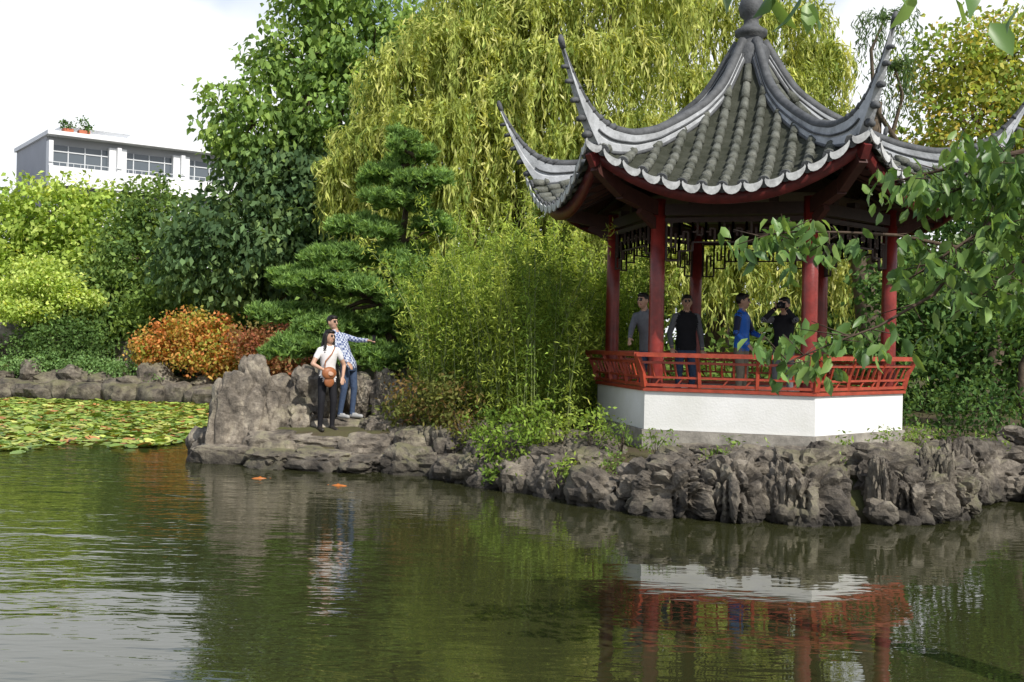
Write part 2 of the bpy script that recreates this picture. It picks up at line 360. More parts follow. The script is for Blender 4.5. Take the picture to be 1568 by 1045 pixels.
# far bank
mb=MB()
far=[(-7.6,31.6),(-9.3,32.9),(-11.5,32.9),(-16,33.9),(-24,34.9)]
rockrow(mb,far,.6,.55,.36,.05,0,3,.3,.3,.25)
rockrow(mb,[(-9.3,33.5),(-11.5,33.6),(-16,34.6),(-22,35.3)],.9,.5,.3,.42)
for (x,y,z,a,b2,c) in [(-15.0,34.3,.6,.5,.4,.45),(-13.6,33.9,.55,.6,.4,.35),(-17.4,38,1.6,1.0,.6,.7),(-16.4,38.5,1.4,.8,.6,.5),(-12.6,36.5,1.1,.6,.5,.7),(-10.9,33.5,.6,.5,.4,.5)]:
    rock(mb,(x,y,z),(a,b2,c),3,.35,.4)
mb.obj('far_bank_rocks',[M_R])
mb=MB()
rockrow(mb,[(5.9,14.9),(7.1,15.2),(9.7,14.7),(16,13.4)],.5,.45,.36,.05,0,4,.4,.8,.2,1.4)
rockrow(mb,[(6.1,15.6),(7.3,15.8),(9.7,15.4),(15,14.4)],.55,.4,.26,.38,0,3,.4,.5,.15)
for (x,y,z,a,b2,c) in [(6.4,15.2,.4,.35,.3,.3),(7.4,15.9,.6,.45,.35,.2),(6.0,16.5,.5,.5,.4,.22),(8.0,16.2,.6,.5,.3,.18)]:
    rock(mb,(x,y,z),(a,b2,c),4,.35,.5)
mb.obj('right_bank_rocks',[M_R])

# ------------------------------------------------------------ pavilion
PC=Vector((3.604,17.0,0)); PHI=math.radians(-18)
pavl=empty('chinese_pavilion')
M_RED=mat('red_lacquer',(.26,.03,.022),.35,.5,.5,5,.1,30)
M_RAIL=mat('rail_red',(.42,.065,.03),.45,.5,.4,9,.1,30)
M_DRED=mat('dark_red_wood',(.15,.02,.018),.5,.4,.5,8)
M_BEAM=mat('corner_beam_wood',(.07,.022,.016),.6,.4,.4,8)
M_BRN=mat('dark_brown_wood',(.045,.022,.016),.6,.4,.4,10)
M_TILE=mat('roof_tile',(.17,.175,.15),.75,.4,0,5,.6,40,col2=(.05,.055,.04))
M_MOSS=mat('roof_pan_tile',(.055,.058,.042),.85,.3,0,4,.5,40,col2=(.022,.025,.014))
M_RIDGE=mat('ridge_plaster',(.56,.58,.60),.7,.3,0,2.5,.25,30,col2=(.26,.27,.275))
M_CAP=mat('ridge_cap_tile',(.11,.115,.12),.7,.4,.5,7,.3,40)
M_DRIP=mat('drip_tile',(.62,.63,.62),.6,.4,.5,9)
M_WHITE=mat('white_plaster',(.82,.82,.81),.8,.2,0,1.0,.15,40,col2=(.70,.70,.66),detail=9)
M_GRAN=mat('granite_plinth',(.40,.37,.32),.8,.3,.5,7,.3,60)
def hexpt(R,i,z=0): 
    a=PHI+math.radians(60)*i; return Vector((PC.x+R*math.cos(a),PC.y+R*math.sin(a),z))
rr=np.linspace(.15,3.62,300)
def prof(rs,zs,x=rr):
    z=np.interp(x,rs,zs); k=np.hanning(41); k/=k.sum(); zp=np.concatenate([2*z[0]-z[20:0:-1],z,2*z[-1]-z[-2:-22:-1]]); return np.convolve(zp,k,'valid')
HIP=prof([.15,.66,1.1,1.6,2.2,2.7,3.2,3.62],[6.48,5.68,5.30,5.0,4.70,4.54,4.48,4.60])
MIDP=prof([.15,.66,1.1,1.6,2.2,2.7,3.2,3.62],[6.42,5.63,5.22,4.87,4.49,4.23,4.02,3.88])
C30=math.cos(math.pi/6);T30=math.tan(math.pi/6)
def rz(a,w):
    R=a/C30; s=min(1,abs(w)/(a*T30+1e-6)); h=np.interp(R,rr,HIP);m=np.interp(R,rr,MIDP)
    return float(m+(h-m)*s**2.1)
def fpt(i,a,w,dz=0,da=0):
    th=PHI+math.radians(60)*i+math.radians(30)
    ca,sa=math.cos(th),math.sin(th); z=rz(a,w)+dz
    return Vector((PC.x+ca*(a+da)-sa*w,PC.y+sa*(a+da)+ca*w,z))
AM=3.50*C30
tiles=MB(); drips=MB(); soff=MB(); fas=MB()
for i in range(6):
    na,nw=90,36; vs=[];fs=[]
    for j in range(na+1):
        a=.2+(AM-.2)*j/na; step=((a/.13)%1.0)*.022
        for k in range(nw+1):
            w=(2*k/nw-1)*a*T30; vs.append(fpt(i,a,w,step))
    for j in range(na):
        for k in range(nw):
            o=j*(nw+1)+k; fs.append((o,o+nw+1,o+nw+2,o+1))
    tiles.add(vs,fs,1,False)
    nrow=13; sp=3.40/nrow
    for q in range(nrow):
        w=(q-(nrow-1)/2)*sp
        a0=max(.28,abs(w)/T30+.05)
        a=AM+.03
        while a>a0:
            a2=max(a0,a-.2)
            jx=random.uniform(-.006,.006)
            tiles.tube([fpt(i,a,w+jx,.05),fpt(i,a2+.01,w+jx,.032)],[.072,.058],8,0,True)
            a=a2
            if a-a0<.05: break
        p=fpt(i,AM+.03,w,.03); p2=fpt(i,AM+.06,w,.028)
        drips.tube([p,p2],[.078,.078],12,1,False)
    for q in range(nrow+1):
        w=(q-nrow/2)*sp
        if abs(w)>AM*T30-.04: w=math.copysign(AM*T30-.05,w)
        c=fpt(i,AM,w,.03,.07); l=fpt(i,AM,w-.12,.04,.07); r=fpt(i,AM,w+.12,.04,.07)
        ex=(r-l)/2; vs=[];n=9
        for s2 in (0,.02):
            o3=fpt(i,AM,w,.03,.07+s2)-c
            for t in range(n):
                a_=math.pi*t/(n-1); vs.append(c+o3+ex*math.cos(a_)+Vector((0,0,-.125*math.sin(a_))))
            for t in range(n):
                a_=math.pi*(n-1-t)/(n-1); vs.append(c+o3+ex*.9*math.cos(a_)+Vector((0,0,.025-.045*math.sin(a_))))
        m_=2*n
        fs=[(t,t+1,m_-2-t,m_-1-t) for t in range(n-1)]+[(m_+m_-1-t,m_+m_-2-t,m_+t+1,m_+t) for t in range(n-1)]+[(t,t+1,m_+t+1,m_+t) for t in range(m_-1)]
        drips.add(vs,fs,0)
    nw=24; vs=[];fs=[]
    ring=[(1.7,.0),(2.2,-.12),(2.7,-.14),(AM-.12,-.10)]
    for a,dz in ring:
        for k in range(nw+1):
            w=(2*k/nw-1)*a*T30; vs.append(fpt(i,a,w,dz-.06))
    for j in range(len(ring)-1):
        for k in range(nw):
            o=j*(nw+1)+k; fs.append((o,o+1,o+nw+2,o+nw+1))
    soff.add(vs,fs,0,True)
    vs=[];fs=[]
    for k in range(nw+1):
        w=(2*k/nw-1)*(AM-.1)*T30
        for (dz,da) in ((-.03,0),(-.21,-.04),(-.21,-.09),(-.03,-.06)): vs.append(fpt(i,AM-.06,w*1.0,dz,da))
    for k in range(nw):
        for c in range(4):
            o=k*4; fs.append((o+c,o+4+c,o+4+(c+1)%4,o+(c+1)%4))
    fas.add(vs,fs,0,True)
    for k in range(13):
        w=(k-6)*.24
        a0=max(1.9,abs(w)/T30+.05)
        if a0<AM-.3: soff.bar(fpt(i,a0,w,-.2),fpt(i,AM-.12,w,-.19),.06,.07,1)
tiles.obj('roof_tiles',[M_TILE,M_MOSS],pavl); drips.obj('eave_drip_tiles',[M_DRIP,M_CAP],pavl)
soff.obj('soffit',[M_BEAM,M_BRN],pavl); fas.obj('fascia',[M_DRED],pavl)
# hip ridges with upswept horns
Rt=np.linspace(.2,4.08,60)
TOP=np.interp(Rt,[.2,.66,1.1,1.6,2.2,2.7,3.2,3.5,3.7,3.9,4.08],[6.62,5.86,5.50,5.22,4.94,4.82,4.84,5.0,5.20,5.48,5.80])
k_=np.hanning(9);k_/=k_.sum(); TP=np.concatenate([2*TOP[0]-TOP[4:0:-1],TOP,2*TOP[-1]-TOP[-2:-6:-1]]); TOP=np.convolve(TP,k_,'valid')
rid=MB()
for i in range(6):
    a=PHI+math.radians(60)*i; dr=Vector((math.cos(a),math.sin(a),0)); sd=Vector((-dr.y,dr.x,0))
    vs=[];fs=[];capts=[];capr=[];zbs=[]
    for R,zt in zip(Rt,TOP):
        hz=float(np.interp(R,rr,HIP))-.04
        if R<3.4: zb=min(hz,zt-.14)
        else:
            t=(R-3.4)/(4.08-3.4); zb=zt-(.40*(1-t)**1.1+.05)
        wd=.075 if R<3.2 else .075*(1-(R-3.2)/1.25)
        c=PC+dr*R
        for w,z in ((-wd*1.25,zb),(-wd*1.1,zb+(zt-zb)*.35),(-wd*.8,zb+(zt-zb)*.42),(-wd*.8,zt-.05),(wd*.8,zt-.05),(wd*.8,zb+(zt-zb)*.42),(wd*1.1,zb+(zt-zb)*.35),(wd*1.25,zb)):
            p=c+sd*w; vs.append((p.x,p.y,z))
        capts.append((c.x,c.y,zt-.03)); capr.append(wd*.95); zbs.append(zb)
    n=8
    for j in range(len(Rt)-1):
        for k in range(n): fs.append((j*n+k,(j+1)*n+k,(j+1)*n+(k+1)%n,j*n+(k+1)%n))
    fs.append(tuple(range(n)));fs.append(tuple((len(Rt)-1)*n+k for k in reversed(range(n))))
    rid.add(vs,fs,0,False); rid.tube(capts,capr,8,1)
    for sgn in (-1,1):
        for frac,rad in ((.55,.014),(.05,.030)):
            pts=[];rs=[]
            for (x,y,z),r_,zb in list(zip(capts,capr,zbs))[:50]:
                zz=zb+(z-zb)*frac; pts.append((x+sd.x*sgn*r_*1.1,y+sd.y*sgn*r_*1.1,zz)); rs.append(rad)
            rid.tube(pts,rs,6,1)
    for R in (3.42,3.54,3.66,3.78,3.89,3.97):
        zt=float(np.interp(R,Rt,TOP)); t=(R-3.4)/.68; zb=zt-(.40*(1-t)**1.1+.05)
        c=PC+dr*(R+.03); s_=1-t*.6
        rid.tube([(c.x-dr.x*.05,c.y-dr.y*.05,zb-.0),(c.x+dr.x*.07,c.y+dr.y*.07,zb-.05*s_)],[.07*s_,.05*s_],8,1)
    for j in range(44,58,2):
        x,y,z=capts[j]; rid.tube([(x,y,z+.0),(x+dr.x*.03,y+dr.y*.03,z+.05)],[capr[j]*1.15,capr[j]*.95],8,1)
    tp=PC+dr*4.08; zt=float(TOP[-1])
    rid.tube([(tp.x-dr.x*.03,tp.y-dr.y*.03,zt-.08),(tp.x+dr.x*.02,tp.y+dr.y*.02,zt+.03),(tp.x+dr.x*.03,tp.y+dr.y*.03,zt+.09)],[.035,.045,.02],8,1)
    p0=hexpt(2.0,i,3.78);p1=hexpt(2.9,i,3.98);p2=hexpt(3.4,i,4.28);p3=hexpt(3.5,i,4.44)
    rid.bar(p0,p1,.13,.2,2);rid.bar(p1,p2,.12,.18,2);rid.bar(p2,p3,.10,.14,3)
    q0=hexpt(2.1,i,3.55);q1=hexpt(2.5,i,3.78); rid.bar(q0,q1,.08,.14,2)
rid.obj('hip_ridges',[M_RIDGE,M_CAP,M_BEAM,M_DRED],pavl)
fin=MB()
fin.lathe([(.30,6.2),(.31,6.42),(.27,6.5),(.2,6.56),(.18,6.66),(.25,6.7),(.25,6.77),(.18,6.81),(.12,6.87),(.11,6.95),(.17,7.0),(.2,7.12),(.17,7.24),(.1,7.32),(.06,7.4),(.09,7.48),(.05,7.62),(.0,7.75)],(PC.x,PC.y,0),20,0)
fin.obj('finial',[M_CAP],pavl)
col=MB()
for i in range(6):
    p=hexpt(2.1,i)
    col.lathe([(.0,.95),(.17,.95),(.19,1.0),(.17,1.08),(.13,1.12)],(p.x,p.y,0),20,1)
    col.lathe([(.110,1.1),(.108,2.6),(.102,3.95),(0,3.95)],(p.x,p.y,0),20,0)
col.obj('columns',[M_RED,M_GRAN],pavl)
bm_=MB(); lat=MB()
for i in range(6):
    p=hexpt(2.1,i);q=hexpt(2.1,i+1);d=(q-p).normalized();L=(q-p).length
    def at(x,z): v=p+d*x; return Vector((v.x,v.y,z))
    bm_.bar(at(.1,3.80),at(L-.1,3.80),.1,.16,0); bm_.bar(at(.1,3.66),at(L-.1,3.66),.05,.05,0)
    for x in (.5,1.05,1.6): bm_.box(at(x,3.92),(.12,.14,.08),math.atan2(d.y,d.x),0)
    x0,x1=.12,L-.12; zt,zm,zl=3.63,3.34,3.08; t=.022
    def B(a,b,c,e): lat.bar(at(a,b),at(c,e),.03,t,0)
    B(x0,zt,x1,zt)
    n=10; W=(x1-x0)/n
    for k in range(n):
        a=x0+k*W; side=(k<2 or k>=n-2); zlo=zl if (k==0 or k==n-1) else (3.22 if side else zm)
        h=zt-zlo
        B(a,zt,a,zlo); B(a+W,zt,a+W,zlo); B(a,zlo,a+W,zlo)
        if k%2==0:
            B(a+W*.35,zt,a+W*.35,zlo+h*.35); B(a+W*.35,zlo+h*.35,a+W*.75,zlo+h*.35); B(a+W*.7,zlo+h*.35,a+W*.7,zlo+h*.7)
        else:
            B(a+W*.65,zlo,a+W*.65,zlo+h*.65); B(a+W*.25,zlo+h*.65,a+W*.65,zlo+h*.65); B(a+W*.3,zlo+h*.3,a+W*.3,zlo+h*.65)
        B(a,zlo+h*.5,a+W*.3,zlo+h*.5)
bm_.obj('beams',[M_BRN],pavl); lat.obj('fretwork',[M_BRN],pavl)
ce=MB(); ce.add([hexpt(2.2,i,4.0) for i in range(6)],[tuple(range(6))]); ce.obj('ceiling',[M_BRN],pavl)
def hexring(mb,Ro,Ri,z0,z1,mi=0):
    vs=[hexpt(R,i,z) for R,z in((Ro,z0),(Ro,z1),(Ri,z1),(Ri,z0)) for i in range(6)]; fs=[]
    for r_ in range(4):
        for i in range(6):
            j=(i+1)%6; r2=(r_+1)%4; fs.append((r_*6+i,r_*6+j,r2*6+j,r2*6+i))
    mb.add(vs,fs,mi)
bs=MB(); hexring(bs,2.32,2.14,.70,1.235,0); bs.obj('parapet_wall',[M_WHITE],pavl)
bs=MB(); hexring(bs,2.36,2.0,1.24,1.285,0); bs.obj('parapet_coping',[M_RAIL],pavl)
bs=MB(); hexring(bs,2.36,1.2,.3,.695,0); bs.add([hexpt(2.13,i,.95) for i in range(6)],[tuple(range(6))]); bs.obj('plinth',[M_GRAN],pavl)
rl=MB()
for i in range(6):
    b0=hexpt(2.33,i,1.30);b1=hexpt(2.33,i+1,1.30);t0=hexpt(2.50,i,1.75);t1=hexpt(2.50,i+1,1.75)
    def rp(u,v):
        lo=b0.lerp(b1,u);hi=t0.lerp(t1,u); w=lo.lerp(hi,v)
        out=(w-Vector((PC.x,PC.y,w.z))).normalized(); return w-out*.035*math.sin(math.pi*v)
    rl.bar(rp(0,1),rp(1,1),.075,.06); rl.bar(rp(0,.76),rp(1,.76),.035,.035); rl.bar(rp(0,.06),rp(1,.06),.04,.04); rl.bar(rp(0,.30),rp(1,.30),.03,.03)
    rl.bar(rp(0,0),rp(0,.5),.07,.07);rl.bar(rp(0,.5),rp(0,1),.07,.07)
    nb=15
    for k in range(1,nb):
        u=k/nb
        if k%5==0:
            rl.bar(rp(u,0),rp(u,.5),.045,.045); rl.bar(rp(u,.5),rp(u,1),.045,.045)
        else:
            rl.bar(rp(u,.30),rp(u,.76),.024,.024)
            if k%2: rl.bar(rp(u,.06),rp(u+.04,.30),.02,.02)
rl.obj('leaning_railing',[M_RAIL],pavl)

# ------------------------------------------------------------ people
def capsule(p,q,r0,r1,n=12,fl=None):
    p=Vector(p);q=Vector(q);t=(q-p); L=t.length
    t=t.normalized() if L>1e-6 else Vector((0,0,1))
    ref=Vector((0,0,1)) if abs(t.z)<.9 else Vector((0,1,0)); s=t.cross(ref).normalized();u=s.cross(t).normalized()
    vs=[];fs=[];rings=[]
    for k in range(1,4): a=math.pi/2*k/3; rings.append((p-t*r0*math.cos(a),r0*math.sin(a)))
    m=max(1,int(L/.03))
    for k in range(1,m): rings.append((p.lerp(q,k/m),r0+(r1-r0)*k/m))
    for k in range(0,3): a=math.pi/2*k/3; rings.append((q+t*r1*math.sin(a),r1*math.cos(a)))
    for c,r in rings:
        for k in range(n): a=2*math.pi*k/n; vs.append(c+(s*math.cos(a)+u*math.sin(a))*r)
    for i in range(len(rings)-1):
        for k in range(n): k2=(k+1)%n; fs.append((i*n+k,i*n+k2,(i+1)*n+k2,(i+1)*n+k))
    fs.append(tuple(range(n-1,-1,-1))); fs.append(tuple((len(rings)-1)*n+k for k in range(n)))
    return vs,fs
def ellip(c,r,M=None):
    vs,fs=ico(4); c=Vector(c); M=M or Matrix.Identity(3)
    return [c+M@Vector((v.x*r[0],v.y*r[1],v.z*r[2])) for v in vs],fs
def loft(rings,n=36,sub=4):
    rs=[]
    for (c0,a0,b0),(c1,a1,b1) in zip(rings[:-1],rings[1:]):
        for k in range(sub): t=k/sub; rs.append((Vector(c0).lerp(Vector(c1),t),a0+(a1-a0)*t,b0+(b1-b0)*t))
    rs.append(rings[-1]); rings=rs
    vs=[];fs=[]
    for c,rx_,ry_ in rings:
        for k in range(n): a=2*math.pi*k/n; vs.append(Vector(c)+Vector((rx_*math.cos(a),ry_*math.sin(a),0)))
    for i in range(len(rings)-1):
        for k in range(n): k2=(k+1)%n; fs.append((i*n+k,i*n+k2,(i+1)*n+k2,(i+1)*n+k))
    fs.append(tuple(range(n-1,-1,-1))); fs.append(tuple((len(rings)-1)*n+k for k in range(n)))
    return vs,fs
M_SKIN=mat('skin',(.48,.29,.20),.5,.4,.12,30); M_HAIR=mat('hair',(.012,.01,.009),.5,.3); M_EYE=mat('eye',(.02,.015,.012),.2,.5); M_LIP=mat('lip',(.3,.1,.08),.5,.3)
def ik(S,T,l1,l2,pole):
    S=Vector(S);T=Vector(T);d=T-S;L=min(d.length,(l1+l2)*.995);dn=d.normalized();T=S+dn*L
    a=(l1*l1-l2*l2+L*L)/(2*L);h=math.sqrt(max(0,l1*l1-a*a)); pl=Vector(pole);pl=(pl-dn*pl.dot(dn)).normalized()
    return S+dn*a+pl*h,T
def person(name,loc,heading,H,mats,armL,armR,lean=(0,0),turn=0,tilt=0,nod=0,hair='short',vest=False,two=False,slim=1.0,short_sleeve=False,feet=((.11,0),(-.11,0)),fcurl=.5):
    P=[]
    def ad(g,tag): P.append((g[0],g[1],tag))
    lx,ly=lean
    def sh(x,y,z): k=max(0,(z-.92)/.6); return Vector((x+lx*k,y+ly*k,z))
    tt='top'
    prof_=[(.86,.150,.112),(.95,.162,.118),(1.03,.150,.108),(1.12,.142,.102),(1.24,.162,.112),(1.34,.175,.112),(1.41,.150,.090),(1.455,.085,.068)]
    inf=1.08 if vest else 1.0
    ad(loft([(sh(0,0,z),a*slim*inf,b_*inf) for z,a,b_ in prof_]),'vest' if vest else tt)
    ad(loft([(sh(0,.005,z),a*slim,b_) for z,a,b_ in ((.80,.150,.108),(.88,.156,.112),(.93,.145,.10))]),'pants')
    nk=sh(0,.012,1.42); hd=sh(0,-.012,1.615)
    ad(capsule(nk,sh(0,.0,1.55),.056,.05),'skin')
    ad(capsule(sh(-.05,.02,1.445),sh(.05,.02,1.445),.05,.05),'vest' if vest else tt)
    M=Matrix.Rotation(turn,3,'Z')@Matrix.Rotation(tilt,3,'Y')@Matrix.Rotation(nod,3,'X')
    def h(x,y,z): return hd+M@Vector((x,y,z))
    ad(ellip(h(0,0,.0),(.074,.092,.100),M),'skin'); ad(ellip(h(0,-.018,-.055),(.054,.068,.062),M),'skin')
    ad(capsule(h(0,-.09,.012),h(0,-.108,-.022),.009,.015,8),'skin')
    for s in(-1,1):
        ad(ellip(h(s*.077,.008,-.005),(.012,.02,.032),M),'skin')
        ad(ellip(h(s*.03,-.085,.010),(.015,.012,.009),M),'eye')
        ad(capsule(h(s*.017,-.091,.034),h(s*.046,-.082,.035),.006,.005,6),'hair')
    ad(capsule(h(-.02,-.082,-.056),h(.02,-.082,-.056),.0075,.0075,6),'lip')
    ad(ellip(h(0,.028,.035),(.087,.094,.098),M),'hair'); ad(ellip(h(0,-.028,.085),(.070,.060,.038),M),'hair')
    if hair=='long':
        ad(loft([(h(0,.055,.06),.08,.055),(h(0,.065,-.06),.095,.055),(h(0,.075,-.17),.105,.05),(h(0,.085,-.28),.085,.035),(h(0,.085,-.33),.04,.02)]),'hair')
        for s in(-1,1): ad(capsule(h(s*.084,.0,.03),h(s*.095,-.015,-.27),.028,.022,10),'hair')
    for s,arm in((1,armL),(-1,armR)):
        S=sh(s*.175*slim,.005,1.385); T,pole=arm
        E,Wt=ik(S,T,.285,.255,pole)
        ad(capsule(S-Vector((s*.05,0,-.005)),S,.062,.058),'top'); 
        if short_sleeve:
            mid=S.lerp(E,.5); ad(capsule(S,mid,.056,.054),'top'); ad(capsule(mid,E,.044,.038),'skin'); ad(capsule(E,Wt,.038,.025),'skin')
        else:
            ad(capsule(S,E,.058,.047),'top2' if two else 'top'); ad(capsule(E,E.lerp(Wt,.93),.046,.034),'top'); ad(capsule(E.lerp(Wt,.85),Wt,.025,.024),'skin')
        f=(Wt-E).normalized(); lat_=f.cross(Vector((0,-1,0)) if abs(f.y)<.8 else Vector((0,0,1))).normalized(); nr=lat_.cross(f).normalized()
        if nr.dot(Vector((-s,-.3,-.2)))<0: nr=-nr
        R=Matrix((lat_,nr,f)).transposed()
        ad(ellip(Wt+f*.045,(.04,.016,.052),R),'skin')
        for q,(o,ln) in enumerate(((-.03,.062),(-.01,.074),(.01,.068),(.029,.052))):
            b0=Wt+f*.082+lat_*o; b1=b0+f*ln*.5+nr*ln*.2*fcurl; b2=b1+f*ln*.38+nr*ln*.45*fcurl
            ad(capsule(b0,b1,.0095,.009,6),'skin'); ad(capsule(b1,b2,.009,.0075,6),'skin')
        b0=Wt+f*.03-lat_*.034; ad(capsule(b0,b0-lat_*.028+f*.03+nr*.012,.012,.010,6),'skin'); ad(capsule(b0-lat_*.028+f*.03+nr*.012,b0-lat_*.03+f*.058+nr*.022,.010,.008,6),'skin')
    for s,(fx,fy) in((1,feet[0]),(-1,feet[1])):
        hp=Vector((s*.088,.005,.90)); an=Vector((fx,fy+.03,.10)); kn=(hp+an)/2+Vector((s*.012,-.035,.0))
        ad(capsule(hp,kn,.086,.06),'pants'); ad(capsule(kn,an,.058,.043),'pants'); ad(capsule(an,an-Vector((0,0,.03)),.044,.046),'pants')
        ad(capsule((fx,fy+.035,.042),(fx+s*.02,fy-.15,.034),.044,.034),'shoe'); ad(capsule((fx,fy+.03,.05),(fx+s*.008,fy-.05,.055),.042,.036),'shoe')
    mb=MB(); pts=[];tags=[]
    for vs,fs,tg in P:
        mb.add(vs,fs)
        for v in vs: pts.append(v);tags.append(tg)
    sc=H/1.75
    o=mb.obj(name,[]); md=o.modifiers.new('r','REMESH'); md.mode='VOXEL'; md.voxel_size=.0085
    sm=o.modifiers.new('s','SMOOTH'); sm.factor=.5; sm.iterations=2
    dg=bpy.context.evaluated_depsgraph_get(); me=bpy.data.meshes.new_from_object(o.evaluated_get(dg)); old=o.data
    o.modifiers.clear(); o.data=me; bpy.data.meshes.remove(old)
    allm={'skin':M_SKIN,'hair':M_HAIR,'eye':M_EYE,'lip':M_LIP}; allm.update(mats); keys=list(allm)
    me.materials.clear()
    for k in keys: me.materials.append(allm[k])
    kd=kdtree.KDTree(len(pts))
    for i_,p in enumerate(pts): kd.insert(p,i_)
    kd.balance(); mi=[]
    for p in me.polygons:
        c=p.center+p.normal*.006
        _,i_,_=kd.find(c); tg=tags[i_]; mi.append(keys.index(tg if tg in keys else 'top'))
    me.polygons.foreach_set('material_index',mi); me.polygons.foreach_set('use_smooth',[True]*len(mi)); me.update()
    o.scale=(sc,)*3; o.rotation_euler=(0,0,heading); o.location=loc
    return o
def w2l(p,loc,heading,H): return Matrix.Rotation(-heading,3,'Z')@(Vector(p)-Vector(loc))/(H/1.75)
dgz=math.radians
M_WSH=mat('white_cotton',(.72,.70,.70),.8,.2,.15,12); M_BLK=mat('black_cloth',(.018,.018,.022),.8,.2,.3,12); M_GRY=mat('grey_cloth',(.16,.165,.18),.8,.2,.25,12)
M_BLU=mat('blue_nylon',(.02,.16,.68),.45,.4,.2,8); M_NAVY=mat('navy_nylon',(.015,.02,.06),.5,.4,.3,8); M_JEAN=mat('denim',(.06,.09,.16),.85,.2,.3,25)
M_KHAKI=mat('khaki',(.24,.21,.16),.85,.2,.2,12); M_SHOE=mat('shoe',(.4,.4,.4),.6,.3,.2,12); M_DSHOE=mat('dark_shoe',(.03,.025,.02),.5,.4,.2,12)
M_BAG=mat('tan_leather',(.36,.13,.05),.5,.4,.3,15)
M_PL=bpy.data.materials.new('plaid_shirt'); M_PL.use_nodes=True; nt=M_PL.node_tree; b=nt.nodes['Principled BSDF']; b.inputs['Roughness'].default_value=.85
tc=nt.nodes.new('ShaderNodeTexCoord')
ck=nt.nodes.new('ShaderNodeTexChecker'); ck.inputs['Scale'].default_value=26; ck.inputs['Color1'].default_value=(.48,.52,.60,1); ck.inputs['Color2'].default_value=(.07,.10,.23,1)
nt.links.new(tc.outputs['Object'],ck.inputs['Vector']); nt.links.new(ck.outputs['Color'],b.inputs['Base Color'])

down=lambda s:((s*.26,-.05,.86),(s*.6,.8,0))
woman=person('woman',(-3.02,18.05,.355),dgz(32),1.68,{'top':M_WSH,'pants':M_BLK,'shoe':M_DSHOE},((.23,-.12,.93),(.8,.6,0)),((-.12,-.2,1.04),(-.9,.3,-.2)),turn=dgz(18),tilt=dgz(4),hair='long',slim=.9,short_sleeve=True,lean=(.02,0))
bag=MB(); 
v_,f_=ellip((-.05,-.19,1.0),(.13,.06,.11)); bag.add(v_,f_,0,True); v_,f_=ellip((-.04,-.17,.86),(.09,.045,.10)); bag.add(v_,f_,0,True)
bag.tube([(-.12,-.15,1.05),(-.1,-.14,1.2),(.02,-.125,1.33),(.1,-.06,1.44),(.12,.04,1.44)],[.011]*5,6,0)
bo=bag.obj('handbag',[M_BAG]); bo.parent=woman
manp=person('selfie_man',(-2.74,18.5,.545),dgz(62),1.74,{'top':M_PL,'pants':M_JEAN,'shoe':M_SHOE},((.05,-.52,1.30),(.4,.2,-1)),((-.2,-.12,.95),(-.7,.6,0)),lean=(-.10,.24),turn=dgz(-12),feet=((.12,-.03),(-.11,.05)))
ph=MB(); ph.box((-.02,-.40,1.40),(.075,.012,.145),0,0); ph.box((-.02,-.393,1.40),(.068,.004,.13),0,1)
po=ph.obj('smartphone',[M_BLK,M_GRY]); po.parent=manp
FZ=.95
person('vest_man',(2.78,17.55,FZ),dgz(8),1.76,{'top':M_GRY,'vest':M_BLK,'pants':M_JEAN,'shoe':M_DSHOE},down(1),((-.25,-.08,.88),(-.7,.7,0)),vest=True,turn=dgz(-10))
person('blue_jacket_man',(3.60,17.2,FZ),dgz(60),1.78,{'top':M_BLU,'top2':M_NAVY,'pants':M_KHAKI,'shoe':M_DSHOE},((.14,-.26,1.08),(.8,.5,-.3)),((-.2,-.16,.95),(-.8,.6,0)),two=True,slim=1.1,turn=dgz(10))
phm=person('photographer',(4.18,16.9,FZ),dgz(-28),1.72,{'top':M_BLK,'top2':M_GRY,'pants':M_GRY,'shoe':M_DSHOE},((.085,-.2,1.555),(.7,.1,-.9)),((-.085,-.2,1.56),(-.7,.1,-.9)),two=True,nod=dgz(3),fcurl=.9)
cm=MB(); cm.box((0,-.2,1.60),(.13,.06,.085),0,0); cm.box((0,-.2,1.65),(.05,.05,.03),0,0)
cm.tube([(0,-.22,1.60),(0,-.29,1.60),(0,-.32,1.60)],[.034,.036,.038],16,0); cm.tube([(0,-.321,1.60),(0,-.323,1.60)],[.03,.03],16,1)
co=cm.obj('photo_camera',[M_BLK,M_EYE]); co.parent=phm
loc=(2.06,16.45,FZ);hd_=dgz(-42)
person('leaning_visitor',loc,hd_,1.72,{'top':M_GRY,'pants':M_JEAN,'shoe':M_DSHOE},down(1),(w2l((1.68,15.98,1.83),loc,hd_,1.72),(-.8,.5,.2)),lean=(-.03,-.12))
# put the phone in the selfie hand
bpy.context.view_layer.update()
far_=max((v.co for v in manp.data.vertices if v.co.z>1.15),key=lambda c:-c.y)
po.location=(far_.x+.02,far_.y+.40+.03,far_.z-1.40+.05)

